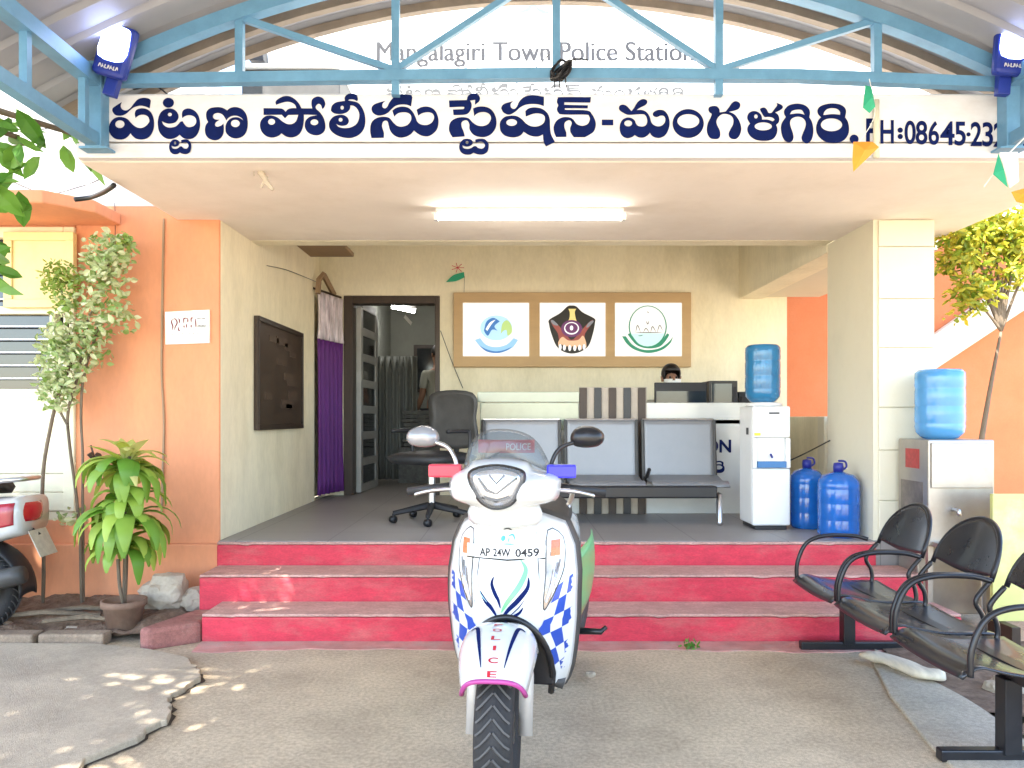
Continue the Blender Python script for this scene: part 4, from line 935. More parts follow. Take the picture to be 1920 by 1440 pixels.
for k in range(5):
    a = k * 2 * math.pi / 5 + .3; e = Vector((math.cos(a) * .30, math.sin(a) * .30, .075)); bm = nb(); tube(bm, [(0, 0, .13), e], [.03, .018], 6); lg = obj("leg", bm, plastic_blk, t)
    bm = nb(); lathe(bm, [(.0, -.02), (.028, -.02), (.03, 0), (.028, .02), (0, .02)], (e.x, e.y, .03), 12, 'x', cap=False); tube(bm, [e, (e.x, e.y, .04)], .008, 6); obj("castor", bm, black, lg, smooth=True)
for s in (-1, 1):
    bm = nb(); tube(bm, smooth_pts([(s * .24, .1, .47), (s * .29, .1, .5), (s * .29, .1, .68), (s * .28, .05, .70), (s * .28, -.15, .70)], 4), .016, 6); obj("armrest", bm, plastic_blk, t, smooth=True)

# ------------------------------------------------------------------ water jars and dispensers
def jar(name, loc, m, label, r=.135, h=.40, up=True, group=None, capm=None):
    t = thing(name, label, "water bottle", loc, 0, group)
    rb = r * .985
    prof = [(.0, 0), (rb * .86, 0), (rb, .02), (r, .05), (r, .10), (rb * .998, .112), (rb * .998, .122), (r, .135), (r, .21), (rb * .998, .222), (rb * .998, .232), (r, .245), (r, h - .11), (rb * .998, h - .10), (rb * .998, h - .09), (r, h - .078), (r * .95, h - .04), (r * .72, h - .005), (r * .35, h + .012), (r * .22, h + .018)]
    if not up: prof = [(a, h - b) for a, b in prof][::-1]
    bm = nb(); lathe(bm, prof, (0, 0, 0), 32, cap=True); o = obj("bottle", bm, m, t, smooth=True)
    if up:
        bm = nb(); lathe(bm, [(.0, h + .016), (.032, h + .016), (.034, h + .05), (.03, h + .075), (.0, h + .08)], (0, 0, 0), 18, cap=False); obj("cap", bm, cap_blue, t, smooth=True)
        bm = nb(); tube(bm, smooth_pts([(.03, 0, h + .03), (.055, 0, h + .05), (.045, 0, h + .085), (0, 0, h + .09)], 4), .007, 6); obj("handle", bm, cap_blue, t)
    return t
wx = W(1447, 0, 5.5).x
t = thing("water_dispenser", "white floor standing water dispenser beside the steel bench", "water dispenser", (wx, 5.5, FZ))
w2 = .135; H = .905
bm = nb(); box(bm, -w2, w2, .03, .33, .03, H - .02); obj("body", bm, white_plastic, t, bevel=.015)
bm = nb(); box(bm, -w2, w2, 0, .0285, .03, .44); obj("lower_door", bm, white_plastic, t, bevel=.012)
bm = nb(); box(bm, -w2, w2, 0, .0285, .66, H - .02); obj("upper_panel", bm, white_plastic, t, bevel=.012)
bm = nb()
box(bm, -w2, -w2 + .03, 0, .0285, .443, .657); box(bm, w2 - .03, w2, 0, .0285, .443, .657); obj("niche_frame", bm, white_plastic, t, bevel=.004)
bx("drip_tray", M("tray_blue", (.04, .16, .36), .4), t, -w2 + .032, w2 - .032, -.012, .028, .445, .49)
bm = nb(); tube(bm, [(0, .02, .54), (0, -.01, .52)], .008, 8); obj("tap", bm, cap_blue, t)
bx("sticker", M("yellow_label", (.75, .66, .05), .5), t, -w2 + .01, -w2 + .055, -.003, -.0006, .675, .695, bevel=0)
bx("badge", plastic_blk, t, -.02, .055, -.003, -.0006, .83, .842, bevel=0)
bx("side_grip", dark_grey, t, -w2 - .003, -w2 - .0005, .1, .15, .68, .73, bevel=0)
bm = nb(); lathe(bm, [(.0, H - .018), (.13, H - .018), (.125, H + .005), (.08, H + .012), (0, H + .012)], (0, .17, 0), 28, cap=False); obj("collar", bm, white_plastic, t, smooth=True)
bx("foot", black, t, -w2 + .02, w2 - .02, .02, .31, 0, .028)
jar("water_bottle", (W(1430, 0, 5.67).x, 5.67, FZ + H + .012), cyan_jar, "upturned blue bottle on top of the white dispenser", .126, .42, False)
wire([W(1482, 863, 5.6), W(1510, 850, 5.6), W(1556, 826, 5.7)], .005, "black power cord from the white dispenser to the column")
jar("water_bottle", (2.155, 5.62, FZ), deep_jar, "smaller looking blue bottle on the floor half hidden behind another", .12, .42)
jar("water_bottle", (2.215, 5.22, FZ), deep_jar, "blue capped bottle standing on the porch floor against the column", .135, .42)
t = thing("steel_water_cooler", "stainless steel water cooler standing right of the column", "water cooler", (2.70, 4.62, 0))
bm = nb(); box(bm, -.2, .2, 0, .36, .5, 1.14); obj("cabinet", bm, steel_sheet, t, bevel=.01)
bm = nb(); box(bm, -.2, .2, .12, .36, .06, .499); obj("lower_cabinet", bm, steel_sheet, t, bevel=.01)
bx("front_panel", steel_sheet, t, -.185, .185, -.012, -.001, .85, 1.12)
bm = nb(); tube(bm, [(-.05, 0, .72), (-.05, -.06, .72), (-.05, -.065, .69)], .012, 8); obj("tap", bm, silver, t, smooth=True)
bx("drip_tray", steel_sheet, t, -.18, .18, -.1, .118, .50, .53)
for sx in (-.19, .16):
    bm = nb(); box(bm, sx, sx + .03, .02, .05, 0, .5); obj("leg", bm, steel_sheet, t)
    bm = nb(); box(bm, sx, sx + .03, .3, .33, 0, .06); obj("leg", bm, steel_sheet, t)
rs = M("red_sticker", (.38, .05, .045), .5, var=.3, scale=30)
bx("sticker", rs, t, -.204, -.2005, .10, .26, .96, 1.08, bevel=0)
bx("side_panel", M("grime_steel", (.20, .17, .15), .4, .5, var=.5, scale=5), t, -.203, -.2005, .06, .32, .55, .88, bevel=0)
jar("water_bottle", (2.67, 4.8, 1.142), light_jar, "upturned pale blue bottle on top of the stainless cooler", .143, .43, False)

# yellow board, debris
t = thing("display_board", "pale yellow board leaning behind the black chairs at the right", "board", (3.05, 4.35, 0))
o = bx("panel", board_y, t, -.33, .5, 0, .03, .12, .84); bx("foot", wood_dk, t, -.30, -.25, -.12, .15, .0, .118); bx("foot", wood_dk, t, .4, .45, -.12, .15, .0, .118)
bm = nb()
tube(bm, smooth_pts([(1.88, 4.02, .05), (1.98, 3.9, .06), (2.05, 3.72, .055), (2.12, 3.66, .07)], 5), [.02, .035, .045, .05, .05, .052, .055, .055, .055, .06, .06, .055, .05, .045, .04, .03][:16], 10)
for v in bm.verts: v.co.z = .008 + (v.co.z) * .55 + .012 * noise.noise(v.co * 14)
for v in bm.verts: v.co.x -= .06
tag(obj("palm_husk", bm, M("pale_husk", (.66, .58, .44), .7, var=.2, scale=9, stretch=(3, .6, 1)), smooth=True), "curled pale dry husk lying on the ground under the black chairs", "husk")
def rock(name, c, s, label, seed):
    bm = nb(); bmesh.ops.create_icosphere(bm, subdivisions=3, radius=1)
    for v in bm.verts:
        d = 1 + .35 * noise.noise(v.co * 1.1 + Vector((seed, 0, 0))) + .10 * noise.noise(v.co * 3.5 + Vector((seed, 5, 0)))
        q = v.co * d; q = Vector((round(q.x * 2.2) / 2.2 * .45 + q.x * .55, round(q.y * 2.2) / 2.2 * .45 + q.y * .55, round(q.z * 2.2) / 2.2 * .45 + q.z * .55))
        v.co = Vector((c[0] + q.x * s[0], c[1] + q.y * s[1], c[2] + q.z * s[2]))
    tag(obj(name, bm, stone_m, bevel=0), label, "stone")
rock("stone", (-2.15, 4.76, .20), (.135, .10, .12), "large pale broken stone against the orange wall behind the pot", 1.5)
rock("stone", (-1.96, 4.78, .15), (.09, .08, .075), "smaller grey stone at the foot of the orange wall by the steps", 4.2)
for i, (x, y, s, lb_) in enumerate(((2.28, 3.55, .07, "jagged brown lump of rubble in the earth under the middle black chair"), (2.42, 3.25, .055, "pale chip of rubble in the earth right of the black chairs"), (-3.0, 4.55, .05, "small clod at the left in the earth bed"), (-2.55, 4.48, .045, "small clod between the parked scooter and the pot"), (.38, 3.72, .02, "tiny dark pebble on the ground right of the scooter"))):
    rock("stone", (x, y, .03), (s * 1.3, s, s * .7), lb_, 8 + i * 3)
bm = nb()
for x0, y0, x1, y1 in ((-2.9, 4.62, -2.3, 4.68), (-3.1, 4.5, -2.45, 4.58), (-2.7, 4.42, -2.25, 4.45)):
    tube(bm, [(x0, y0, .10), ((x0 + x1) / 2, (y0 + y1) / 2 + .02, .12), (x1, y1, .10)], [.012, .016, .009], 6)
    tag(obj("stick", bm, bark), {4.62: "dry stick lying nearest the orange wall in the earth bed", 4.5: "long dry stick lying across the middle of the earth bed", 4.42: "dry stick lying by the kerb in front of the pot"}[y0], "stick", "sticks in the earth bed"); bm = nb()
bm.free()
# weed and pebbles on the ground before the steps
bm = nb(); leafy(bm, (.98, 4.22, .02), 26, (.05, .03, .02), .035); tag(obj("weed", bm, leaf_tree), "tiny tuft of weed at the foot of the steps", "plant")

# ------------------------------------------------------------------ black three seat chairs (right)
t = thing("waiting_chairs", "black metal three seat waiting chairs on one beam by the steps", "chair row", (1.85, 3.5, 0))
def V2(x, y, z): return Vector((x - 1.85, y - 3.5, z))
bm = nb(); tube(bm, [V2(1.86, 4.34, .335), V2(1.86, 2.5, .335)], .03, square=True); obj("beam", bm, black, t, bevel=.004)
for y in (4.22, 2.85):
    bm = nb(); tube(bm, [V2(1.84, y, .03), V2(1.84, y, .31)], .032, square=True); lg = obj("leg", bm, black, t, bevel=.004)
    bm = nb(); tube(bm, [V2(1.58, y, .025), V2(2.14, y, .025)], .022, square=True); obj("foot", bm, black, lg, bevel=.006)
for yc in (4.02, 3.47, 2.92):
    def sf(u, v, yc=yc):
        y = yc - .255 + .51 * u; x = 1.56 + .47 * v
        z = .405 - .05 * v + .02 * math.cos(v * math.pi * 2) * .5 - .05 * max(0, (.16 - v) / .16) ** 1.6 - .012 * (1 - (2 * u - 1) ** 2)
        return V2(x, y, z)
    bm = nb(); grid(bm, sf, 12, 18); obj("seat", bm, black_seat, t, smooth=True, solid=.008)
    bm = nb(); P = []
    for k in range(25):
        a = math.pi * k / 24; P.append((-.225 * math.cos(a), .58 + .235 * math.sin(a) ** .8))
    def bk(s, z): return V2(1.95 + .15 * (z - .4) / .42 + .03 * (1 - (s / .23) ** 2), yc + s, z)
    # plate: rounded top with a curved lower edge
    n = 24; rows = 10; vs = []
    for k in range(n + 1):
        s = -.225 + .45 * k / n; top = .585 + .235 * max(0, 1 - (s / .2255) ** 2) ** .5; bot = .585 + .02 - .03 * math.cos(s / .225 * math.pi / 2)
        bot = min(bot, top - .001); vs.append([bm.verts.new(bk(s, bot + (top - bot) * j / rows)) for j in range(rows + 1)])
    for k in range(n):
        for j in range(rows): bm.faces.new((vs[k][j], vs[k + 1][j], vs[k + 1][j + 1], vs[k][j + 1]))
    br = obj("backrest", bm, black_seat, t, smooth=True, solid=.007)
    bm = nb(); tube(bm, [bk(x, z) + Vector((.006, 0, 0)) for x, z in P], .011, 7); obj("rim", bm, black, br, smooth=True)
    for s in (-1, 1):
        bm = nb(); tube(bm, smooth_pts([bk(s * .225, .58), V2(1.955, yc + s * .228, .50), V2(1.985, yc + s * .23, .43), V2(1.98, yc + s * .23, .36), V2(1.88, yc + s * .2, .345)], 5), .011, 7); obj("back_tube", bm, black, t, smooth=True)
        ys = yc + s * .262
        bm = nb(); tube(bm, smooth_pts([V2(1.585, ys, .375), V2(1.59, ys, .47), V2(1.64, ys, .575), V2(1.74, ys, .615), V2(1.9, ys, .615), V2(1.97, yc + s * .235, .60)], 6), .0115, 7); obj("armrest", bm, black, t, smooth=True)

# ------------------------------------------------------------------ scooter
def scooter(loc, rz, label, steer=0., police=True):
    t = thing("scooter", label, "scooter", loc, rz)
    body = white_gloss; accent = lt_green if police else M("wine_red_paint", (.30, .015, .03), .25, coat=.5)
    st = Matrix.Rotation(steer, 4, 'Z')
    def ob(name, bm, m, par=t, turn=False, **k):
        if turn: bmesh.ops.transform(bm, matrix=st, verts=bm.verts)
        return obj(name, bm, m, par, **k)
    # wheels
    for y, turn in ((0, True), (1.26, False)):
        wr = .245; tw = .062
        prof = [(.155, -.035), (.175, -tw * .8), (.20, -tw), (.222, -tw * .86), (.238, -tw * .5), (wr, 0), (.238, tw * .5), (.222, tw * .86), (.20, tw), (.175, tw * .8), (.155, .035)]
        bm = nb(); lathe(bm, prof, (0, y, wr), 48, 'x', cap=False)
        wo = ob("wheel", bm, rubber, turn=turn, smooth=True)
        bm = nb()
        for k in range(40):
            a = 2 * math.pi * k / 40
            for s in (-1, 1):
                q = []
                for f, da in ((.04, 0), (.3, .07), (.62, .15), (.9, .2)):
                    rr = (wr + .0028) - (wr - .226) * f ** 2.2; q.append(Vector((s * tw * f * .93, y + rr * math.cos(a + da), wr + rr * math.sin(a + da))))
                tube(bm, q, .0042, 4)
        ob("tread", bm, M("tread_light", (.075, .072, .068), .8), wo, turn=turn)
        bm = nb(); lathe(bm, [(.154, -.03), (.15, .0), (.154, .03), (.146, .034), (.138, 0), (.146, -.034)], (0, y, wr), 32, 'x', cap=False); lathe(bm, [(0, -.05), (.05, -.05), (.055, 0), (.05, .05), (0, .05)], (0, y, wr), 16, 'x', cap=False)
        for k in range(6):
            a = k * math.pi / 3; tube(bm, [(0, y + .04 * math.cos(a), wr + .04 * math.sin(a)), (0, y + .142 * math.cos(a), wr + .142 * math.sin(a))], .014, 6)
        ob("rim", bm, dark_grey, wo, turn=turn)
    # front fork and fender
    for s in (-1, 1):
        bm = nb(); tube(bm, [(s * .088, .0, .22), (s * .088, .06, .40), (s * .07, .10, .50)], [.024, .026, .026], 10); ob("fork", bm, M("fork_grey", (.45, .42, .38), .45, .3), turn=True, smooth=True)
    def fend(u, v, off=0.):
        # v 0 front lip .. 1 behind ; u across
        a = R(47) + v * R(78); rr = .292 + .012 * math.sin(v * 3) ; s = 2 * u - 1
        wv = .122 + .006 * math.sin(v * math.pi) - .022 * (1 - v) ** 3
        c = abs(s) ** 3.2
        up = rr - .085 * c + off
        yy = -up * math.cos(a) - .035 * (1 - v); zz = .285 + up * math.sin(a) - .015 * (1 - v)
        return Vector((wv * math.sin(s * 1.25) / math.sin(1.25), yy, zz))
    bm = nb(); grid(bm, fend, 20, 20); fe = ob("front_fender", bm, body, turn=True, smooth=True, solid=.006)
    bm = nb(); tube(bm, [fend(u / 16, 0) + Vector((0, -.003, -.006)) for u in range(17)] , .008, 6)
    ob("fender_trim", bm, M("magenta_trim", (.36, .05, .22), .35), fe, turn=True, smooth=True)
    if police:
        bm = nb()
        for i, ch in enumerate("POLICE"):
            v = .57 - i * .108; c = fend(.5, v, .0045); d = (fend(.5, v + .05, .0045) - fend(.5, v - .05, .0045)).normalized()
            hh = .0105; ww = .015
            if ch == "I": ww = .005
            text_into(bm, ch, -ww, ww, -hh, hh, 0, .02, fn=lambda X, Z, c=c, d=d: c + Vector((X, 0, 0)) + d * Z)
        ob("lettering", bm, M("red_vinyl", (.42, .015, .03), .4), fe, turn=True, fixn=False)
        bm = nb()
        def ff(x, z): return fend(.5 + x, z, .005)
        for s in (-1, 1):
            stroke(bm, [(s * .30, .52), (s * .22, .52), (s * .18, .35), (s * .13, .08)], .045, ff)
        ob("stripe", bm, navy, fe, turn=True, fixn=False)
    # leg shield (apron)
    def wz(z):
        T = [(.25, .172), (.30, .198), (.36, .214), (.44, .225), (.55, .235), (.70, .238), (.80, .227), (.88, .194), (.935, .145)]
        if z <= T[0][0]: return T[0][1]
        for (a, b), (c, d) in zip(T, T[1:]):
            if z <= c:
                f = (z - a) / (c - a); return b + (d - b) * f
        return T[-1][1]
    def yz(z): return .245 - .085 * math.exp(-((z - .62) / .17) ** 2) - .03 * math.exp(-((z - .86) / .1) ** 2) - .05 * math.exp(-((z - .4) / .12) ** 2)
    def apr(x, z, off=0.):
        s = min(1., abs(x) / wz(z)); return Vector((x, yz(z) + .15 * s ** 2.6 - off, z))
    def apu(u, v, off=0.):
        s = 2 * u - 1; xa = abs(s) * .212
        zl = .262 + (.308 * math.sqrt(max(0, 1 - (xa / .162) ** 2)) if xa < .162 else 0.0); zt = .945 - .06 * abs(s) ** 3
        z = zl + (zt - zl) * v; return apr(s * wz(z), z, off)
    bm = nb(); grid(bm, apu, 48, 30); ap = ob("leg_shield", bm, body, smooth=True, solid=.008)
    bm = nb()
    def apb(u, v):
        p = apu(u, v); return Vector((p.x * 1.06, p.y + .035 + .03 * (1 - abs(2 * u - 1)), p.z + .01 * v))
    grid(bm, apb, 30, 20); ob("inner_shield", bm, dark_grey, smooth=True, solid=.01)
    bm = nb(); tube(bm, [apu(i / 30, 0, .004) for i in range(3, 28)], .013, 6); ob("arch_lining", bm, black, ap, smooth=True)
    bm = nb(); box(bm, -.16, .16, .26, .30, .30, .62); ob("splash_guard", bm, black, bevel=.01)
    # seams of the centre panel
    bm = nb()
    for s in (-1, 1): tube(bm, [apr(s * x, z, .0035) for x, z in ((.088, .935), (.098, .86), (.105, .78), (.112, .70), (.118, .62), (.12, .585))], .0018, 4)
    ob("seam", bm, dark_grey, ap)
    # turn signal lenses
    for s in (-1, 1):
        q = [(.136, .865), (.188, .835), (.196, .75), (.182, .69), (.138, .60), (.128, .61), (.134, .72)]
        P = smooth_pts([Vector((a, 0, b)) for a, b in q], 3, True); c = sum(P, Vector()) / len(P)
        def fan(bm, sc, off, lo=-9, hi=9):
            rings = []
            for i in range(6):
                f = sc * (1 - i / 5); rings.append([bm.verts.new(apr(s * (c.x + (p.x - c.x) * f), c.z + (p.z - c.z) * f, off)) for p in P] if i < 5 else [bm.verts.new(apr(s * c.x, c.z, off))])
            n = len(P)
            for i in range(4):
                for k in range(n): bm.faces.new((rings[i][k], rings[i][(k + 1) % n], rings[i + 1][(k + 1) % n], rings[i + 1][k]))
            for k in range(n): bm.faces.new((rings[4][k], rings[4][(k + 1) % n], rings[5][0]))
        bm = nb(); fan(bm, 1.0, .0055); tl = ob("turn_signal", bm, M("signal_base", (.36, .31, .27), .2, .5, var=.35, scale=22), smooth=True)
        bm = nb(); tube(bm, [apr(s * p.x, p.z, .006) for p in P + P[:1]], .0022, 5); ob("rim", bm, dark_grey, tl)
        bm = nb(); grid(bm, lambda u, v: apr(s * (.150 + .03 * u), .775 + .055 * v, .0085), 4, 4); ob("bulb", bm, orange_lens, tl)
        bm = nb()
        for k, (a, b) in enumerate(((.60, .72), (.62, .74), (.64, .75))): tube(bm, [apr(s * (.138 + .008 * k), a + .02, .009), apr(s * (.155 + .009 * k), (a + b) / 2 + .02, .011), apr(s * (.163 + .009 * k), b + .01, .009)], .0035, 5)
        ob("reflector", bm, chrome, tl)
    if police:
        # chequered vinyl on both flanks
        for s in (-1, 1):
            bm = nb()
            def cf(u, v):
                z = .69 - .41 * v; e = wz(z)
                i0 = .176 - .40 * (.69 - z) if z > .545 else .118
                if z < .55: i0 = max(.112, .172 * math.sqrt(max(0, 1 - ((z - .262) / .318) ** 2)) + .004)
                x = i0 + (e * .975 - i0) * u; z2 = z + .035 * (u - .5); return apr(s * min(x, wz(z2) * .985), z2, .007)
            grid(bm, cf, 3 * 4, 7 * 4, mi=lambda i, j: ((i // 4) + (j // 4)) % 2)
            ob("checker_vinyl", bm, [chk_blue, body], ap, smooth=True)
        # swooshes
        def pxm(px, py):
            # picture of the panel, centre line px=937 ; 520 px per metre
            return ((px - 937) / 515., CZ - (py - HY) / 515.)
        def sf(x, z): return apr(x, z, .006)
        bm = nb()
        def sw(bm, pts, wd): stroke(bm, [pxm(820 + a / 6.4, 980 + b / 6.4) for a, b in pts], wd / 6.4 / 515, sf)
        sw(bm, [(905, 410), (965, 520), (900, 690), (760, 880), (690, 1000)], 62); ob("swoosh", bm, lt_green, ap, fixn=False)
        bm = nb()
        sw(bm, [(1000, 600), (990, 720), (880, 860), (770, 970), (680, 1090)], 56); sw(bm, [(590, 600), (570, 680), (610, 780), (655, 860), (680, 950)], 44)
        sw(bm, [(430, 770), (500, 880), (570, 950), (645, 1065)], 48); sw(bm, [(945, 935), (900, 1000), (820, 1050), (730, 1110)], 34); sw(bm, [(965, 840), (900, 930), (830, 1000), (750, 1075)], 13)
        ob("swoosh", bm, navy, ap, fixn=False)
        bm = nb(); sw(bm, [(415, 540), (395, 660), (430, 790), (520, 890)], 12); sw(bm, [(490, 560), (490, 680), (560, 840), (640, 960)], 14); sw(bm, [(640, 700), (690, 790), (725, 880)], 10)
        ob("swoosh", bm, M("sky_vinyl", (.35, .62, .75), .35), ap, fixn=False)
        # number plate and marks above it
        bm = nb(); a = pxm(858, 1040); b = pxm(1004, 1017)
        grid(bm, lambda u, v: Vector((a[0] + (b[0] - a[0]) * u, apr(.0, a[1]).y - .016 + .05 * abs(2 * u - 1) ** 3, a[1] + (b[1] - a[1]) * v)), 12, 2)
        np_ = ob("number_plate", bm, white_plastic, solid=.003)
        bm = nb()
        for body_, x0, x1 in (("AP", 885, 905), ("24W", 911, 943), ("0459", 952, 994)):
            a2 = pxm(x0, 1037); b2 = pxm(x1, 1022); yy = apr(0, a[1]).y - .0195
            text_into(bm, body_, a2[0], b2[0], a2[1], b2[1], yy, .02, fn=lambda X, Z: Vector((X, yy + .05 * abs((X + .012) / .142) ** 3, Z)))
        ob("lettering", bm, black_ink, np_, fixn=False)
        bm = nb(); tube(bm, [Vector((a[0], yy + .045, a[1] - .004)), Vector((0, yy, a[1] - .006)), Vector((b[0], yy + .045, a[1] - .004))], .0025, 4); ob("plate_edge", bm, dark_grey, np_)
        bm = nb()
        for k in range(4): stroke(bm, [pxm(928, 974 + k * 5), pxm(937, 972 + k * 5), pxm(944, 975 + k * 5)], .006, sf)
        ob("badge", bm, dark_grey, ap, fixn=False)
        bm = nb(); stroke(bm, [pxm(926, 1010), pxm(930, 1000)], .016, sf); stroke(bm, [pxm(937, 1001), pxm(946, 998), pxm(950, 1008)], .006, sf); stroke(bm, [pxm(927, 1015), pxm(949, 1015)], .004, sf); stroke(bm, [pxm(938, 1012), pxm(939, 1003)], .004, sf)
        ob("emblem", bm, M("teal_vinyl", (.05, .30, .38), .4), ap, fixn=False)
    # headset: cowl, lamp, visor
    def hx(px, py): return ((px - 940) / 545., CZ - (py - HY) / 545.)
    cow = [hx(*p) for p in ((872, 876), (890, 863), (937, 857), (985, 863), (1004, 880), (1046, 892), (1050, 915), (1040, 938), (995, 950), (962, 960), (940, 962), (915, 960), (880, 948), (848, 936), (840, 915), (846, 892))]
    bm = nb(); pillow(bm, cow, .10, .135, .12, k=4, rings=9, back_scale=.82); hc = ob("handlebar_cowl", bm, body, turn=True, smooth=True)
    lampo = [hx(*p) for p in ((887, 893), (897, 876), (938, 869), (978, 877), (986, 890), (980, 912), (966, 936), (944, 946), (922, 944), (902, 928))]
    def scl(L, k):
        cx = sum(a for a, b in L) / len(L); cz = sum(b for a, b in L) / len(L); return [(cx + (a - cx) * k, cz + (b - cz) * k) for a, b in L]
    bm = nb(); pillow(bm, scl(lampo, 1.07), -.014, .034, .05, k=4); hl = ob("headlight", bm, black, turn=True, smooth=True)
    bm = nb(); pillow(bm, scl(lampo, .94), -.024, .030, .0, k=4); ob("reflector", bm, chrome, hl, turn=True, smooth=True)
    bm = nb()
    for pts in (((905, 890), (920, 912), (938, 918)), ((938, 918), (955, 905), (975, 890)), ((912, 925), (938, 932), (962, 924)), ((925, 885), (938, 900), (952, 885))):
        q = [hx(*p) for p in pts]; tube(bm, [Vector((q[0][0], -.050, q[0][1])), Vector((q[1][0], -.056, q[1][1])), Vector((q[2][0], -.050, q[2][1]))], .004, 5)
    ob("facet", bm, dark_grey, hl, turn=True)
    bm = nb(); pillow(bm, scl(lampo, .97), -.026, .042, .0, k=4); ob("lens", bm, clear_lens, hl, turn=True, smooth=True)
    bm = nb(); pillow(bm, [hx(*p) for p in ((868, 888), (872, 850), (887, 822), (910, 808), (940, 805), (970, 809), (998, 822), (1018, 848), (1030, 884), (985, 866), (940, 860), (895, 866))], .13, .05, 0, k=4); vs_ = ob("windscreen", bm, smoke, turn=True, smooth=True, solid=.003)
    if police:
        a = hx(893, 850); b = hx(1000, 825)
        bm = nb(); grid(bm, lambda u, v: Vector((a[0] + (b[0] - a[0]) * u, .118 + .03 * (2 * u - 1) ** 2, a[1] + (b[1] - a[1]) * v)), 14, 3); rs_ = ob("police_strip", bm, M("red_strip", (.55, .03, .05), .4), turn=True, solid=.003)
        bm = nb(); text_into(bm, "POLICE", a[0] + .10, b[0] - .012, a[1] + .010, b[1] - .012, 0, .01, fn=lambda X, Z: Vector((X, .114 + .03 * ((X - (a[0] + b[0]) / 2) * 2 / (b[0] - a[0])) ** 2, Z))); ob("lettering", bm, white_plastic, rs_, turn=True, fixn=False)
    for s in (-1, 1):
        # mirror
        mo = [(s * x, z) for x, z in ((.235, 1.196), (.245, 1.225), (.275, 1.242), (.315, 1.24), (.348, 1.222), (.355, 1.195), (.335, 1.172), (.29, 1.165), (.25, 1.172))]
        bm = nb(); pillow(bm, mo, .20, .045, .012, k=4); mi = ob("mirror", bm, M("mirror_grey", (.30, .30, .31), .2, .3, var=.1) if s < 0 else black, turn=True, smooth=True)
        bm = nb(); tube(bm, smooth_pts([(s * .165, .17, 1.07), (s * .172, .17, 1.12), (s * .20, .18, 1.165), (s * .25, .19, 1.185)], 5), .0075, 8); ob("stalk", bm, black if s > 0 else silver, mi, turn=True, smooth=True)
        bm = nb(); tube(bm, [(s * .15, .20, 1.03), (s * .36, .26, 1.0)], .016, 10); ob("grip", bm, plastic_blk, turn=True, smooth=True)
        bm = nb(); tube(bm, smooth_pts([(s * .17, .16, 1.02), (s * .25, .15, 1.015), (s * .31, .17, 1.0), (s * .315, .175, .995)], 4), .0065, 6); ob("brake_lever", bm, silver, turn=True, smooth=True)
        if police:
            bm = nb(); x0, x1 = (.155, .255) if s > 0 else (-.255, -.14)
            box(bm, x0, x1, .09, .14, 1.065, 1.11); ob("flasher", bm, police_blue if s > 0 else police_red, turn=True, bevel=.006)
    bm = nb(); tube(bm, [(0, .27, .60), (0, .25, .95), (0, .22, 1.02)], .035, 10); ob("steering_column", bm, white_gloss, turn=True, smooth=True)
    bm = nb(); pillow(bm, [(-.11, .90), (.11, .90), (.10, .985), (-.10, .985)], .12, .05, .1, k=4); ob("neck_cover", bm, body, smooth=True)
    # floor board, body, seat, tail
    bm = nb(); grid(bm, lambda u, v: Vector(((2 * u - 1) * .19, .30 + .42 * v, .31 - .02 * abs(2 * u - 1) ** 4)), 10, 6); ob("floorboard", bm, dark_grey, smooth=True, solid=.03)
    def bodyf(u, v):
        y = .58 + 1.0 * v; s = 2 * math.pi * u
        hw = (.15 + .065 * math.sin(min(1, v * 1.6) * math.pi / 2) - .10 * max(0, v - .45) ** 1.2); zb = .30 + .27 * v ** 1.1; zt = .72 + .05 * v + (.02 if v > .7 else 0)
        cx = math.cos(s); sz = math.sin(s); p = .55
        return Vector((hw * abs(cx) ** p * (1 if cx >= 0 else -1), y, (zb + zt) / 2 + (zt - zb) / 2 * abs(sz) ** p * (1 if sz >= 0 else -1)))
    bm = nb(); vs2 = grid(bm, bodyf, 36, 16); bm.faces.new([vs2[i][0] for i in range(36)]); bm.faces.new([vs2[i][16] for i in range(36)])
    bmesh.ops.remove_doubles(bm, verts=bm.verts, dist=.0005)
    bo = ob("rear_body", bm, body, smooth=True)
    for s in (-1, 1):
        bm = nb()
        def pan(u, v):
            y = .56 + .62 * u; q = bodyf(0, min(.97, max(0, (y - .58)))); z = .40 + .10 * u + (.30 - .06 * u) * v; return Vector((s * (abs(q.x) + .045 + .014 * math.sin(v * 3.1)), y, z))
        grid(bm, pan, 12, 8); ob("side_panel", bm, accent, bo, smooth=True, solid=.008)
        bm = nb(); tube(bm, [(s * .19, .62, .335), (s * .20, .95, .36), (s * .19, 1.2, .42)], .02, 8); ob("sill_trim", bm, dark_grey, bo, smooth=True)
        bm = nb(); tube(bm, [(s * .19, .80, .355), (s * .31, .78, .36), (s * .33, .80, .375)], [.016, .013, .01], 8); ob("footpeg", bm, black, smooth=True)
    def seatf(u, v):
        y = .60 + .80 * v; s = 2 * u - 1; return Vector((s * (.12 + .03 * math.sin(v * math.pi)), y, .775 + .035 * v + .05 * (1 - abs(s) ** 3) - (.05 * (1 - min(1, v * 8)))))
    bm = nb(); grid(bm, seatf, 14, 24); ob("seat", bm, M("brown_black_vinyl", (.03, .026, .024), .55, var=.2, scale=30), smooth=True, solid=.05)
    bm = nb(); tube(bm, smooth_pts([(-.13, 1.25, .83), (-.14, 1.45, .88), (-.08, 1.57, .89), (.08, 1.57, .89), (.14, 1.45, .88), (.13, 1.25, .83)], 5), .014, 8); ob("grab_rail", bm, silver, smooth=True)
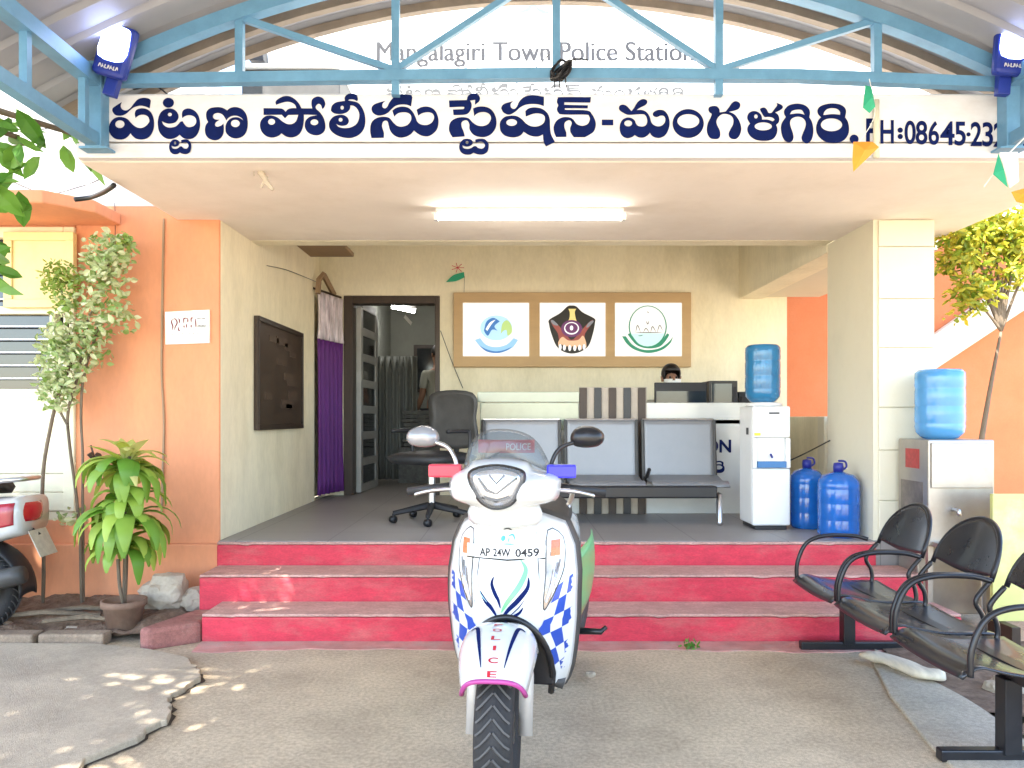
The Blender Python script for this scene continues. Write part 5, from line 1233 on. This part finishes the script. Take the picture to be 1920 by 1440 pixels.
    bm = nb(); grid(bm, lambda u, v: Vector(((2 * u - 1) * .125, 1.585 - .05 * abs(2 * u - 1) ** 2 + .012 * v * (1 - v) * 4, .65 + .10 * v)), 10, 5); ob("tail_light", bm, M("tail_red", (.40, .01, .02), .15, coat=.5), smooth=True, solid=.03)
    if not police:
        for s0 in (0., .5):
            bm = nb(); grid(bm, lambda u, v: (lambda q: Vector((q.x * 1.02, q.y, q.z)))(bodyf((s0 + (u - .5) * .12 + (.035 if s0 == 0 else -.035)) % 1, .60 + .385 * v)), 12, 10); ob("tail_panel", bm, accent, bo, smooth=True, solid=.008)
    def rf(u, v):
        a = R(-5) + R(115) * v; return Vector(((2 * u - 1) * .085, 1.26 + .29 * math.cos(a), .245 + .29 * math.sin(a) - .02 * abs(2 * u - 1) ** 3))
    bm = nb(); grid(bm, rf, 8, 14); ob("rear_fender", bm, plastic_blk, smooth=True, solid=.01)
    bm = nb(); grid(bm, lambda u, v: Vector(((2 * u - 1) * .09, 1.60 + .07 * (1 - v), .44 + .15 * v)), 2, 2); rp = ob("rear_plate", bm, M("worn_plate", (.48, .46, .38), .6, var=.2, scale=20), solid=.004)
    bm = nb(); tube(bm, [(0, 1.52, .62), (0, 1.61, .55)], .02, 6); ob("plate_bracket", bm, plastic_blk, rp)
    bm = nb(); tube(bm, smooth_pts([(.10, .95, .25), (.15, 1.1, .25), (.17, 1.3, .29), (.17, 1.62, .36)], 5), [.02] * 4 + [.03] * 4 + [.055] * 7 + [.05], 12); ob("exhaust", bm, dark_grey, smooth=True)
    bm = nb(); box(bm, -.09, .10, .95, 1.26, .18, .36); tube(bm, [(-.06, 1.0, .25), (-.08, 1.26, .245)], .06, 12); ob("engine", bm, dark_grey, bevel=.02)
    bm = nb(); tube(bm, [(-.1, .8, .25), (-.2, .87, .012)], .012, 6); ob("side_stand", bm, black)
    return t
scooter((-.043, 2.55, 0), R(-8.5), "white police scooter with blue checks facing the camera before the steps", R(4))
scooter((-4.38, 4.42, .03), R(-87), "parked white scooter with wine red side, only its tail in view at the left", R(-8), police=False)

# ------------------------------------------------------------------ plants
t = thing("potted_plant", "broad leaved green plant in a clay pot beside the kerb", "potted plant", (-2.27, 4.5, 0))
bm = nb(); lathe(bm, [(.0, .02), (.085, .02), (.112, .17), (.125, .175), (.125, .21), (.108, .21), (.10, .19), (0, .185)], (0, 0, 0), 24, cap=False); obj("pot", bm, pot_m, t, smooth=True)
bm = nb(); tube(bm, smooth_pts([(0, 0, .17), (.01, .0, .5), (-.01, .01, .85), (.03, 0, 1.05)], 5), .014, 7); tube(bm, smooth_pts([(.01, -.02, .17), (.0, -.05, .3), (-.02, -.03, .45)], 4), .01, 6); obj("stem", bm, bark, t, smooth=True)
bm = nb()
for z0, n_, l0, l1 in ((.44, 16, .26, .34), (.58, 34, .34, .45), (.72, 14, .28, .36), (.90, 24, .30, .40)):
    for k in range(n_): blade(bm, (.01, 0, z0 + .07 * random.random()), k * 2.4 + z0 * 3 + random.uniform(-.3, .3), R(random.uniform(38, 78)), random.uniform(l0, l1), random.uniform(.065, .105), R(random.uniform(150, 205)))
obj("foliage", bm, leaf_drac, t, smooth=True)
bm = nb()
for k in range(11): blade(bm, (.02, 0, 1.0 + .02 * random.random()), k * 2.4, R(random.uniform(35, 80)), random.uniform(.18, .28), random.uniform(.06, .085), R(random.uniform(20, 120)))
for k in range(5): blade(bm, (0, 0, .95), k * 1.26 + .4, R(random.uniform(0, 30)), random.uniform(.22, .3), .055, R(90))
obj("young_leaves", bm, leaf_drac_y, t, smooth=True)
# vine by the window
t = thing("climbing_shrub", "thin stemmed variegated shrub climbing between the window and the notice", "shrub", (-2.85, 4.85, .1))
Vb = Vector((-2.85, 4.85, .1))
bm = nb()
for pts, r in ((((80, 1138), (82, 1060), (80, 900), (95, 800), (112, 735), (140, 660)), .011), (((153, 1138), (152, 1090), (150, 1010), (143, 930), (130, 830), (128, 770), (150, 690), (165, 600)), .009), (((157, 1138), (156, 1030), (155, 940), (155, 850), (152, 780), (158, 700), (190, 600)), .008), (((128, 800), (112, 770), (104, 745)), .008), (((165, 600), (190, 540), (205, 490)), .006), (((140, 660), (120, 580), (115, 530)), .006)):
    tube(bm, smooth_pts([W(*p, 4.85 + random.uniform(-.03, .03)) - Vb for p in pts], 5), r, 6)
obj("stem", bm, bark, t, smooth=True)
bm = nb()
for px, py, rx, n in ((205, 478, 40, 260), (195, 520, 45, 200), (150, 600, 50, 150), (120, 690, 45, 240), (105, 640, 30, 120), (110, 735, 35, 120), (205, 585, 40, 90), (165, 650, 40, 120), (230, 600, 25, 25), (130, 970, 20, 20)):
    p = W(px, py, 4.82); q = rx * 4.82 / F; leafy(bm, p - Vb, int(n * 1.15), (q * 1.15, .13, q * 1.15), .052, .6)
obj("foliage", bm, leaf_vine, t)
bm = nb(); p = W(112, 525, 4.82); leafy(bm, p - Vb, 320, (.125, .1, .135), .035, .6); p = W(120, 575, 4.82); leafy(bm, p - Vb, 60, (.08, .08, .06), .04, .6); p = W(235, 450, 4.82); leafy(bm, p - Vb, 50, (.04, .06, .05), .04, .6)
obj("lime_foliage", bm, leaf_lime, t)
bm = nb(); p = W(178, 865, 4.95)
for k in range(6): 
    a = random.random() * 6; tube(bm, [p, p + Vector((.05 * math.cos(a), -.02, .06 * math.sin(a)))], [.008, .02], 5)
tube(bm, [W(170, 835, 4.97), W(190, 900, 4.97)], .006, 5)
tag(obj("dead_twig", bm, wood_dk), "withered black twig against the orange wall above the potted plant", "twig")
# tree at the left (trunk out of the frame, boughs over the yard)
def tree(loc, name, label, trunk, clumps, leafm, size, h, tr=.13):
    t = thing(name, label, "tree", loc)
    bm = nb(); tube(bm, smooth_pts(trunk, 5), [tr * (1 - .75 * i / (5 * (len(trunk) - 1))) for i in range(5 * (len(trunk) - 1) + 1)], 10)
    top = Vector(trunk[-1]); mid = Vector(trunk[len(trunk) // 2])
    for c, n, rad in clumps:
        c = Vector(c); s = top if c.z > top.z - .3 else mid; tube(bm, smooth_pts([s, s.lerp(c, .5) + Vector((0, 0, .12)), c], 4), [tr * .35 * (1 - q_ * .09) for q_ in range(9)], 6)
    obj("trunk", bm, bark, t, smooth=True)
    bm = nb()
    for c, n, rad in clumps: leafy(bm, c, n, rad, size, .45, .3)
    obj("crown", bm, leafm, t)
cl = []
rnd = random.Random(3)
for k in range(135):
    c = Vector((rnd.uniform(-2.0, 2.2), rnd.uniform(-2.6, 2.6), rnd.uniform(4.2, 6.0)))
    d = c + Vector((-4.35, 1.35, 0)) - Vector((-1.42, 3.72, 0)); d = d - SUN_DIR * d.dot(SUN_DIR)      # a gap in the crown lets the sun through here
    if d.length > .42: cl.append((tuple(c), 125, (.5, .5, .32)))
cl += [((1.98, 2.35, 2.62), 16, (.14, .2, .14)), ((1.90, 2.3, 2.35), 14, (.12, .2, .14)), ((1.90, 2.25, 2.0), 15, (.14, .2, .14)), ((2.1, 2.7, 2.75), 14, (.18, .2, .1))]
tree((-4.35, 1.35, 0), "shade_tree", "leafy green tree whose boughs hang in at the upper left edge", [(0, 0, 0), (.1, .1, 1.4), (0, .2, 2.6), (-.1, .3, 3.9)], cl, leaf_tree, .17, 5)
# yellow-green tree at the right
cl = []
for px, py, rx, n in ((1800, 430, 45, 330), (1860, 410, 50, 330), (1900, 450, 50, 330), (1840, 470, 50, 260), (1790, 490, 28, 150), (1825, 550, 36, 240), (1880, 520, 30, 90), (1930, 400, 50, 200), (1950, 500, 60, 200), (1800, 595, 12, 16)):
    p = W(px, py, 5.5); q = rx * 5.5 / F; cl.append(((p.x - 3.45, p.y - 5.6, p.z), n, (q, .25, q)))
tree((3.45, 5.6, 0), "flowering_tree", "yellow green tree before the orange wall at the right", [(-.05, 0, 0), (-.08, 0, .7), (-.0, 0, 1.3), (.08, -.05, 1.9)], cl, leaf_yel, .07, 4, .035)
